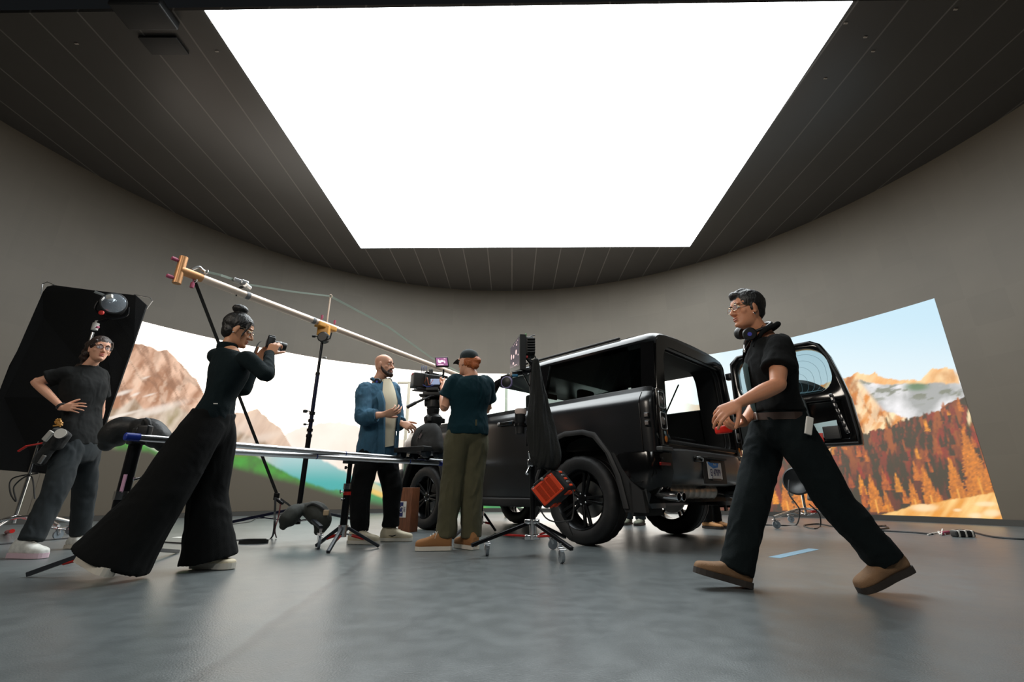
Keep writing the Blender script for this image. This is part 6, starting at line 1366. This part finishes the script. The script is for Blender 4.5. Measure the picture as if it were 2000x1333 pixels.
for u, v_, du, dv in ((.35, .58, .14, .16), (.60, .50, .12, .14), (.82, .55, .10, .2), (.62, .27, .14, .08), (.30, .80, .10, .06), (.15, .45, .06, .05), (.2, .9, .04, .03), (.35, .9, .04, .03), (.5, .9, .04, .03), (.65, .9, .04, .03), (.4, .18, .3, .02)): 
    ring_ = [B4(u + du * .5 * math.cos(a), v_ + dv * .5 * math.sin(a), .0045) for a in np.linspace(0, 2 * math.pi, 13)[:-1]]; q.prism(ring_, nrm * .0005)
part(q, 'screen_picture', mat('monitor_glow', s2l(210, 180, 180), .3, emit=s2l(220, 190, 188), estr=1.), mb_, smooth=False)
q = MB(); q.box(P(1034, 680, 3.98), (.08, .16, .17), bev=.015); 
for k in range(6): q.box(P(1037, 668 + k * 5, 3.96), (.07, .19, .014), bev=.003)
part(q, 'receiver_pack', BLACK, vm); q = MB(); q.tube(catmull([P(1031, 666, 3.95), P(1036, 658, 3.93), P(1045, 655, 3.92)], 5), .005, 6); q.tube(catmull([P(1036, 690, 3.92), P(1046, 698, 3.9), P(1042, 705, 3.9), P(1030, 700, 3.9)], 5), .006, 6); part(q, 'cable', BLACK, vm); q = MB(); q.box(P(1028, 698, 3.92), (.03, .03, .025), bev=.006); part(q, 'red_connector', RED, vm); q = MB(); q.box(P(1027, 659, 3.95), (.015, .06, .06), bev=.004); part(q, 'green_edge', mat('green_edge', s2l(120, 170, 120), .5), vm)
q = MB(); q.bar(P(1020, 726, 3.95), P(1042, 722, 3.95), .06, .04, bev=.01); q.bar(P(1000, 731, 4.0), P(1030, 728, 4.0), .05, .03, bev=.008); q.tube([P(1022, 732, 3.94), P(1036, 758, 3.94)], .006, 6); q.bar(P(1042, 716, 3.95), P(1030, 700, 3.95), .04, .04, bev=.008); part(q, 'mount_arm', BLACKM, ms)
q = MB(); q.box(P(1006, 734, 3.9), (.05, .03, .02), bev=.004); part(q, 'blue_wire', mat('cyan_wire', s2l(30, 110, 150), .5), vm); q = MB(); q.box(P(999, 731, 4.15), (.03, .03, .03), bev=.006); part(q, 'corner_clip', mat('pale_clip', s2l(196, 176, 160), .5), vm)
c = P(989, 747, 4.0); q = MB(); q.lathe(c, (-.45, -1, -.1), [(.02, -.02), (.050, -.018), (.050, .0), (.044, .004), (.001, .006)], 28); fw_ = part(q, 'focus_wheel', BLACK, ms); q = MB(); q.lathe(c, (-.45, -1, -.1), [(.050, -.022), (.0545, -.022), (.0545, .0), (.050, .002)], 28); part(q, 'wheel_rim', mat('lilac_rim', s2l(150, 140, 190), .4), fw_)
q = MB(); q.bar(P(991, 741, 4.03), P(1010, 729, 4.0), .02, .02, bev=.004); part(q, 'wheel_bracket', BLACKM, fw_)
# black cloth hung on the stand
cw = thing('hanging_jacket', 'black knitted garment hanging from the monitor stand above the power station', 'garment', P(1047, 708, 3.88)); q = MB(); rows = []
for x, y, w_ in ((1047, 705, 5), (1047.5, 725, 8), (1049, 750, 12), (1050.5, 785, 16.5), (1054, 820, 22), (1060, 855, 26), (1064, 882, 27), (1067, 902, 24), (1068, 914, 16)): s_ = w_ / 220; rows.append((P(x, y, 3.86), V((1, .15, 0)), V((.15, -1, 0)), s_, s_ * .65 + .012, s_ * .5 + .012))
secs(q, rows, 40, 2.2, 5); blob(q, 'knit', mat('black_knit', s2l(26, 28, 27), .95, bump=.6, bscale=130, stretch=(1, 1, .35)), cw, .006, 2, .026, 11, 12, (1, 1, .12))
# cup in a holder
cpp = P(1017, 826, 3.86); cup = thing('travel_cup', 'black travel cup with a pale lid held in a ring on the monitor stand', 'cup', cpp); q = MB(); q.lathe(P(1016, 848, 3.86), UP, [(.001, 0), (.036, 0), (.037, .10), (.044, .11), (.045, .185), (.04, .19)], 24); part(q, 'cup_body', BLACK, cup); q = MB(); q.lathe(P(1017, 811, 3.86), UP, [(.03, .0), (.049, .005), (.051, .035), (.046, .05), (.042, .052), (.001, .052)], 28); part(q, 'lid', mat('cup_lid', s2l(186, 168, 160), .5), cup)
q = MB(); q.lathe(P(1016, 833, 3.86), UP, [(.046, 0), (.052, 0), (.052, .02), (.046, .02)], 24); q.bar(P(1023, 832, 3.87), P(1040, 832, 3.94), .02, .02, bev=.004); q.bar(P(1030, 840, 3.92), P(1030, 872, 3.92), .02, .02, bev=.004); part(q, 'cup_holder', BLACKM, ms)
# power station
pcs = [P(1040, 957, 3.78), P(1078, 924, 3.80), P(1099, 952, 3.80), P(1064, 992, 3.78)]; oc = sum(pcs, V()) / 4; e2 = (pcs[1] - pcs[0]).normalized(); e1 = (pcs[3] - pcs[0]); e1 = (e1 - e2 * e1.dot(e2)).normalized(); dn = e2.cross(e1).normalized(); dn = dn if dn.y < 0 else -dn
tl = (dn * -1 + V((.75, .2, .12))).normalized()
pw_ = thing('power_station', 'black portable power station with an orange vented face hanging from the monitor stand', 'power station', oc)
RP = M((e1, e2, dn)).transposed(); w1, w2 = (pcs[3] - pcs[0]).length, (pcs[1] - pcs[0]).length
Sh = lambda x, y, z: oc + e1 * x + e2 * y - (-tl) * 0 + tl * z
def shbox(x, y, z, dx, dy, dz, bev):
    q = MB(); q.box((0, 0, 0), (dx, dy, dz), None, bev); q.v = [tuple(Sh(x + a, y + b_, z + c_)) for a, b_, c_ in q.v]; return q
part(shbox(0, 0, .115, w1 * 1.22, w2 * 1.20, .22, .03), 'case', mat('station_black', s2l(30, 32, 33), .4, bump=.05), pw_)
q = carve(shbox(0, 0, .002, w1 * 1.0, w2 * 1.0, .022, .02), [shbox((i_ - 7.5) * w1 * .050, (j_ - 1) * w2 * .25, 0, w1 * .026, w2 * .215, .06, 0) for i_ in range(16) for j_ in range(3)], 'vent_face', ORANGE, pw_)
for x, y in ((-.42, .42), (.42, .42), (-.42, -.42)): q2 = MB(); q2.ell(Sh(x * w1, y * w2, -.010), (.005,) * 3); part(q2, 'screw', STEEL, q)
q = shbox(-w1 * .56, w2 * .1, .02, .02, w2 * .9, .05, .006); part(q, 'handle', BLACK, pw_); knob(Sh(-w1 * .55, w2 * .05, -.0), dn, pw_, STEEL, .014, .02); knob(Sh(-w1 * .5, w2 * .3, .0), dn, pw_, RED, .008, .012)
for z, y in ((.06, -.62), (.15, -.62)):
    for x in (-.38, .38): q = shbox(w1 * .62, w2 * x, z + .02, .012, .05, .05, .004); part(q, 'foot', ORANGE, pw_)
for k in range(5): q = shbox(w1 * (-.4 + .2 * k), w2 * .605, .12, .018, .012, .05, .003); part(q, 'socket', STEEL if k % 2 else ORANGE, pw_)
q = MB(); q.tube(catmull([P(1052, 990, 3.8), P(1066, 1012, 3.78), P(1085, 1020, 3.76), P(1108, 1018, 3.76), P(1118, 1012, 3.77), P(1121, 980, 3.78), P(1119, 958, 3.82)], 6), .006, 6); q.tube(catmull([P(1108, 1018, 3.76), P(1114, 1035, 3.75), P(1118, 1046, 3.75)], 5), .006, 6); part(q, 'power_lead', BLACK, pw_)
q = MB(); q.tube([P(1072, 922, 3.84), P(1058, 905, 3.88), V((MX, MY, P(1041, 900, MY).z))], .012, 6); part(q, 'hanging_strap', CLOTHBLK, pw_)

# ---- wooden block by the front wheel
WOODM = mat('brown_wood', s2l(112, 66, 40), .55, bump=.3, bscale=30, var=.35, vscale=18, stretch=(6, 6, .5))
c0, cA, cB = PZ(800, 1041), PZ(776, 1036), PZ(822, 1038); ht = P(800, 953, c0.y).z
va = (cA - c0); va.z = 0; vb = (cB - c0); vb.z = 0; va = va.normalized() * .30; vb = (vb - va.normalized() * vb.dot(va.normalized())).normalized() * .17
va = V((-.235, .11, 0)).normalized() * .185; vb = V((va.y, -va.x, 0)).normalized() * .16
wb = thing('wooden_block', 'tall brown wooden block standing beside the front wheel with a white sticker', 'wooden block', c0)
q = MB(); q.box((0, 0, 0), (va.length, vb.length, ht), None, .006); mtx = M.Translation(c0 + (va + vb) / 2 + UP * ht / 2) @ M((va.normalized(), vb.normalized(), UP)).transposed().to_4x4(); q.xf(mtx); blk = part(q, 'block', WOODM, wb)
nv = V((-va.y, va.x, 0)).normalized(); nv = nv if nv.dot(vb) < 0 else -nv
fc = lambda u, z: c0 + va * u + UP * z + nv * .002
st_ = MB(); st_.prism([fc(.40, .17), fc(.97, .17), fc(.97, .36), fc(.40, .36)], nv * .001); stk = part(st_, 'sticker', WHITEP, wb, smooth=False)
st_ = MB(); st_.prism([fc(.66, .18) + nv * .001, fc(.94, .18) + nv * .001, fc(.94, .35) + nv * .001, fc(.66, .35) + nv * .001], nv * .001); part(st_, 'sticker_block', mat('navy_print', s2l(36, 42, 92), .5), stk, smooth=False)
xd = va.normalized() * -1
def facetext(body, size, u, z, m, nm): 
    mt = M.Identity(4); ex = UP; ey = va.normalized(); ez = nv
    for i_ in range(3): mt[i_][0], mt[i_][1], mt[i_][2], mt[i_][3] = ex[i_], ey[i_], ez[i_], (fc(u, z) + nv * .003)[i_]
    text(body, size, nm, m, stk, mt)
facetext('CS', .075, .80, .265, WHITEP, 'sticker_letters'); facetext('RENTAL', .018, .58, .265, NAVY, 'sticker_print'); facetext('CINEMA', .018, .50, .265, NAVY, 'sticker_print')

# ---- white diffusion frame beyond the car
dfy = 9.3; BEIGE = mat('beige_tube', s2l(200, 190, 170), .5)
D0, D1 = P(782, 992, dfy).x, P(988, 990, dfy).x; dz = P(785, 748, dfy).z
df = thing('diffusion_frame', 'large white cloth diffusion frame with beige posts standing beyond the car', 'diffusion frame', ((D0 + D1) / 2, dfy, 0))
for x in (D0, D1): q = MB(); q.box((x, dfy, dz / 2), (.06, .05, dz), bev=.008); part(q, 'post', BEIGE, df)
q = MB(); q.bar((D0 - .25, dfy, dz), (D1, dfy, dz), .05, .04, bev=.006); part(q, 'top_bar', BEIGE, df)
sheet = bpy.data.materials.new('white_diffusion_cloth'); sheet.use_nodes = True; nt = sheet.node_tree; nt.nodes.clear(); o_ = nt.nodes.new('ShaderNodeOutputMaterial'); a_ = nt.nodes.new('ShaderNodeBsdfTranslucent'); a_.inputs['Color'].default_value = (.9, .9, .87, 1); t_ = nt.nodes.new('ShaderNodeBsdfTransparent'); mx_ = nt.nodes.new('ShaderNodeMixShader'); mx_.inputs['Fac'].default_value = .65; nt.links.new(a_.outputs[0], mx_.inputs[1]); nt.links.new(t_.outputs[0], mx_.inputs[2]); nt.links.new(mx_.outputs[0], o_.inputs['Surface'])
q = MB(); q.grid([[(x, dfy + .012 * math.sin(x * 9 + z * 2), z) for x in np.linspace(D0 + .03, D1 - .03, 40)] for z in np.linspace(.25, dz, 20)]); part(q, 'cloth', sheet, df)

# ---- light stand far right, cables and tape on the floor
bx_, by_ = P(1566, 960, 7.1).x, 7.1; bs = thing('rolling_light_stand', 'chrome rolling light stand with a dark lamp, seen between the walking man\'s legs', 'light stand', (bx_, by_, 0))
q = MB(); q.cyl((bx_, by_, .16), (bx_, by_, 1.25), .020, n=14); part(q, 'column', CHROME, bs); knob(P(1568, 945, 7.08), (1, -.3, 0), bs, STEEL, .014, .05)
for fp, f_ in ((PZ(1518, 1033), (1, -.3, 0)), (PZ(1546, 1021), (1, -.3, 0)), (PZ(1640, 1030), (1, .3, 0))):
    tpc = caster(fp, bs, .05, f_, .03); q = MB(); q.tube([V((bx_, by_, .24)), lerp(V((bx_, by_, .235)), tpc, .3) + UP * .02, tpc], .020, 10); lg = part(q, 'leg', CHROME, bs); q = MB(); q.tube([V((bx_, by_, .15)), lerp(V((bx_, by_, .24)), tpc, .5)], .010, 8); part(q, 'brace', CHROME, lg)
q = MB(); c = P(1556, 940, 7.0); q.lathe(c, (-.7, -.6, .1), [(.05, -.2), (.17, -.16), (.19, -.02), (.20, .0), (.18, .01), (.17, -.01), (.05, -.10)], 28); part(q, 'lamp_housing', BLACK, bs); q = MB(); q.box(P(1594, 965, 7.05), (.20, .12, .24), M.Rotation(R_(15), 3, 'Y'), bev=.03); part(q, 'ballast', BLACK, bs); q = MB(); q.box(P(1590, 1000, 7.0), (.08, .04, .03), bev=.006); part(q, 'red_tag', RED, bs)
def cable(pts, label, r=.009, name='cable', m=BLACK, k=6): q = MB(); q.tube(catmull([tuple(p_) for p_ in pts], k), r, 8); return tag(q.build(name, m), label, 'cable')
G = lambda x, y: PZ(x, y, .009)
cable([P(1541, 938, 7.0), P(1541, 965, 6.95), P(1555, 985, 6.9), P(1562, 1000, 6.9), G(1555, 1026), G(1530, 1027), G(1500, 1026), G(1470, 1027)], 'black cable trailing left along the floor from the light stand at right')
cable([P(1580, 985, 6.95), P(1600, 1005, 6.9), G(1602, 1028), G(1590, 1033), G(1570, 1027), G(1600, 1024), G(1640, 1030), G(1700, 1027), G(1725, 1028), G(1735, 1032), G(1712, 1034), G(1704, 1030), G(1730, 1027)], 'black looped cable on the floor beside the light stand at right')
cable([G(1690, 1036), G(1740, 1038), G(1790, 1041), G(1822, 1044)], 'thin black cable on the floor left of the striped cable box'); cable([G(1856, 1039), G(1874, 1036), G(1900, 1040), G(1940, 1049), G(2010, 1054), G(2100, 1056)], 'thin black cable on the floor running right from the striped cable box')
bxp = PZ(1880, 1043, .035); sb_ = thing('cable_box', 'small black and white striped cable box on the floor at right', 'cable box', PZ(1880, 1047)); q = MB(); q.box(bxp, (.21, .09, .07), bev=.02); part(q, 'box_shell', BLACK, sb_)
for k in (-.075, 0, .075): q = MB(); q.box(bxp + V((k, 0, 0)), (.034, .093, .073), bev=.018); part(q, 'white_stripe', WHITEP, sb_)
q = MB(); q.tube(catmull([PZ(1812, 1045, .01), PZ(1830, 1041, .01), PZ(1838, 1042, .012), PZ(1841, 1034, .05), PZ(1838, 1045, .012), PZ(1833, 1039, .03), PZ(1846, 1044, .01)], 5), .008, 6); tag(q.build('white_tie', WHITEP), 'knotted white cord tie beside the striped cable box', 'cord'); q = MB(); q.cyl(PZ(1840, 1042, .02), PZ(1853, 1040, .02), .018); tag(q.build('cable_plug', mat('magenta_plug', s2l(160, 60, 90), .5)), 'dull pink cable plug on the floor beside the striped cable box', 'plug')
def tape(p0, p1, w_, label, m): a, b_ = PZ(*p0), PZ(*p1); d = (b_ - a).normalized(); s_ = V((-d.y, d.x, 0)) * w_ / 2; q = MB(); q.prism([a - s_, b_ - s_, b_ + s_, a + s_], (0, 0, .0015)); o = q.build('floor_tape', m, smooth=False); return tag(o, label, 'tape')
tape((1512, 1090), (1590, 1073), .085, 'strip of pale blue tape on the floor behind the walking man', mat('blue_tape', s2l(150, 190, 214), .6)); tape((343, 1051), (357, 1049.5), .10, 'short white tape mark on the floor behind the photographer', mat('white_tape', s2l(214, 214, 208), .6))
cable([G(-30, 1066), G(60, 1058), G(130, 1052), G(190, 1050), G(300, 1058), G(362, 1062), G(420, 1063), G(470, 1055), G(520, 1054)], 'thin black cable crossing the floor behind the women at left', .007)
cable([G(430, 1027), G(480, 1021), G(492, 1018), G(500, 1012), G(490, 1009), G(482, 1014), G(540, 1011)], 'thin black wire with a loop on the floor far behind the coiled strap', .007)
cable([G(640, 1006), G(655, 1005), G(668, 1006), G(700, 1004)], 'thin black cable along the wall base behind the bald man', .012)
# ================================================================== unseen soft lights added behind the camera to brighten the crew and right wall
for loc, aim, e, col in (((-5.2, -3.4, 5.2), (4.5, 5., 1.2), 105, (1, .90, .78)), ((1.5, -4.5, 6.2), (-3, 3.6, .8), 50, (.96, 1, .98))):
    ld_ = bpy.data.lights.new('fill_light', 'AREA'); ld_.shape = 'RECTANGLE'; ld_.size = 2.4; ld_.size_y = 1.6; ld_.energy = e; ld_.color = col; ld_.spread = R_(110)
    o = bpy.data.objects.new('fill_light', ld_); COL.objects.link(o); o.location = loc
    o.rotation_euler = (V(aim) - o.location).to_track_quat('-Z', 'Y').to_euler()
# ------------------------------------------------------------------ repeats share a group
GR = {'combo_stand': 'short black stands under the slider rails', 'sandbag': 'saddle sandbags on the stands', 'eyeglasses': 'glasses worn by the crew', 'headphones': 'headphones round necks', 'cable': 'black cables on the floor', 'person': 'film crew'}
for o in list(bpy.data.objects):
    k = o.name.split('.')[0]
    if o.parent is None and k in GR and 'label' in o and 'group' not in o: o['group'] = GR[k]
bpy.context.view_layer.update()
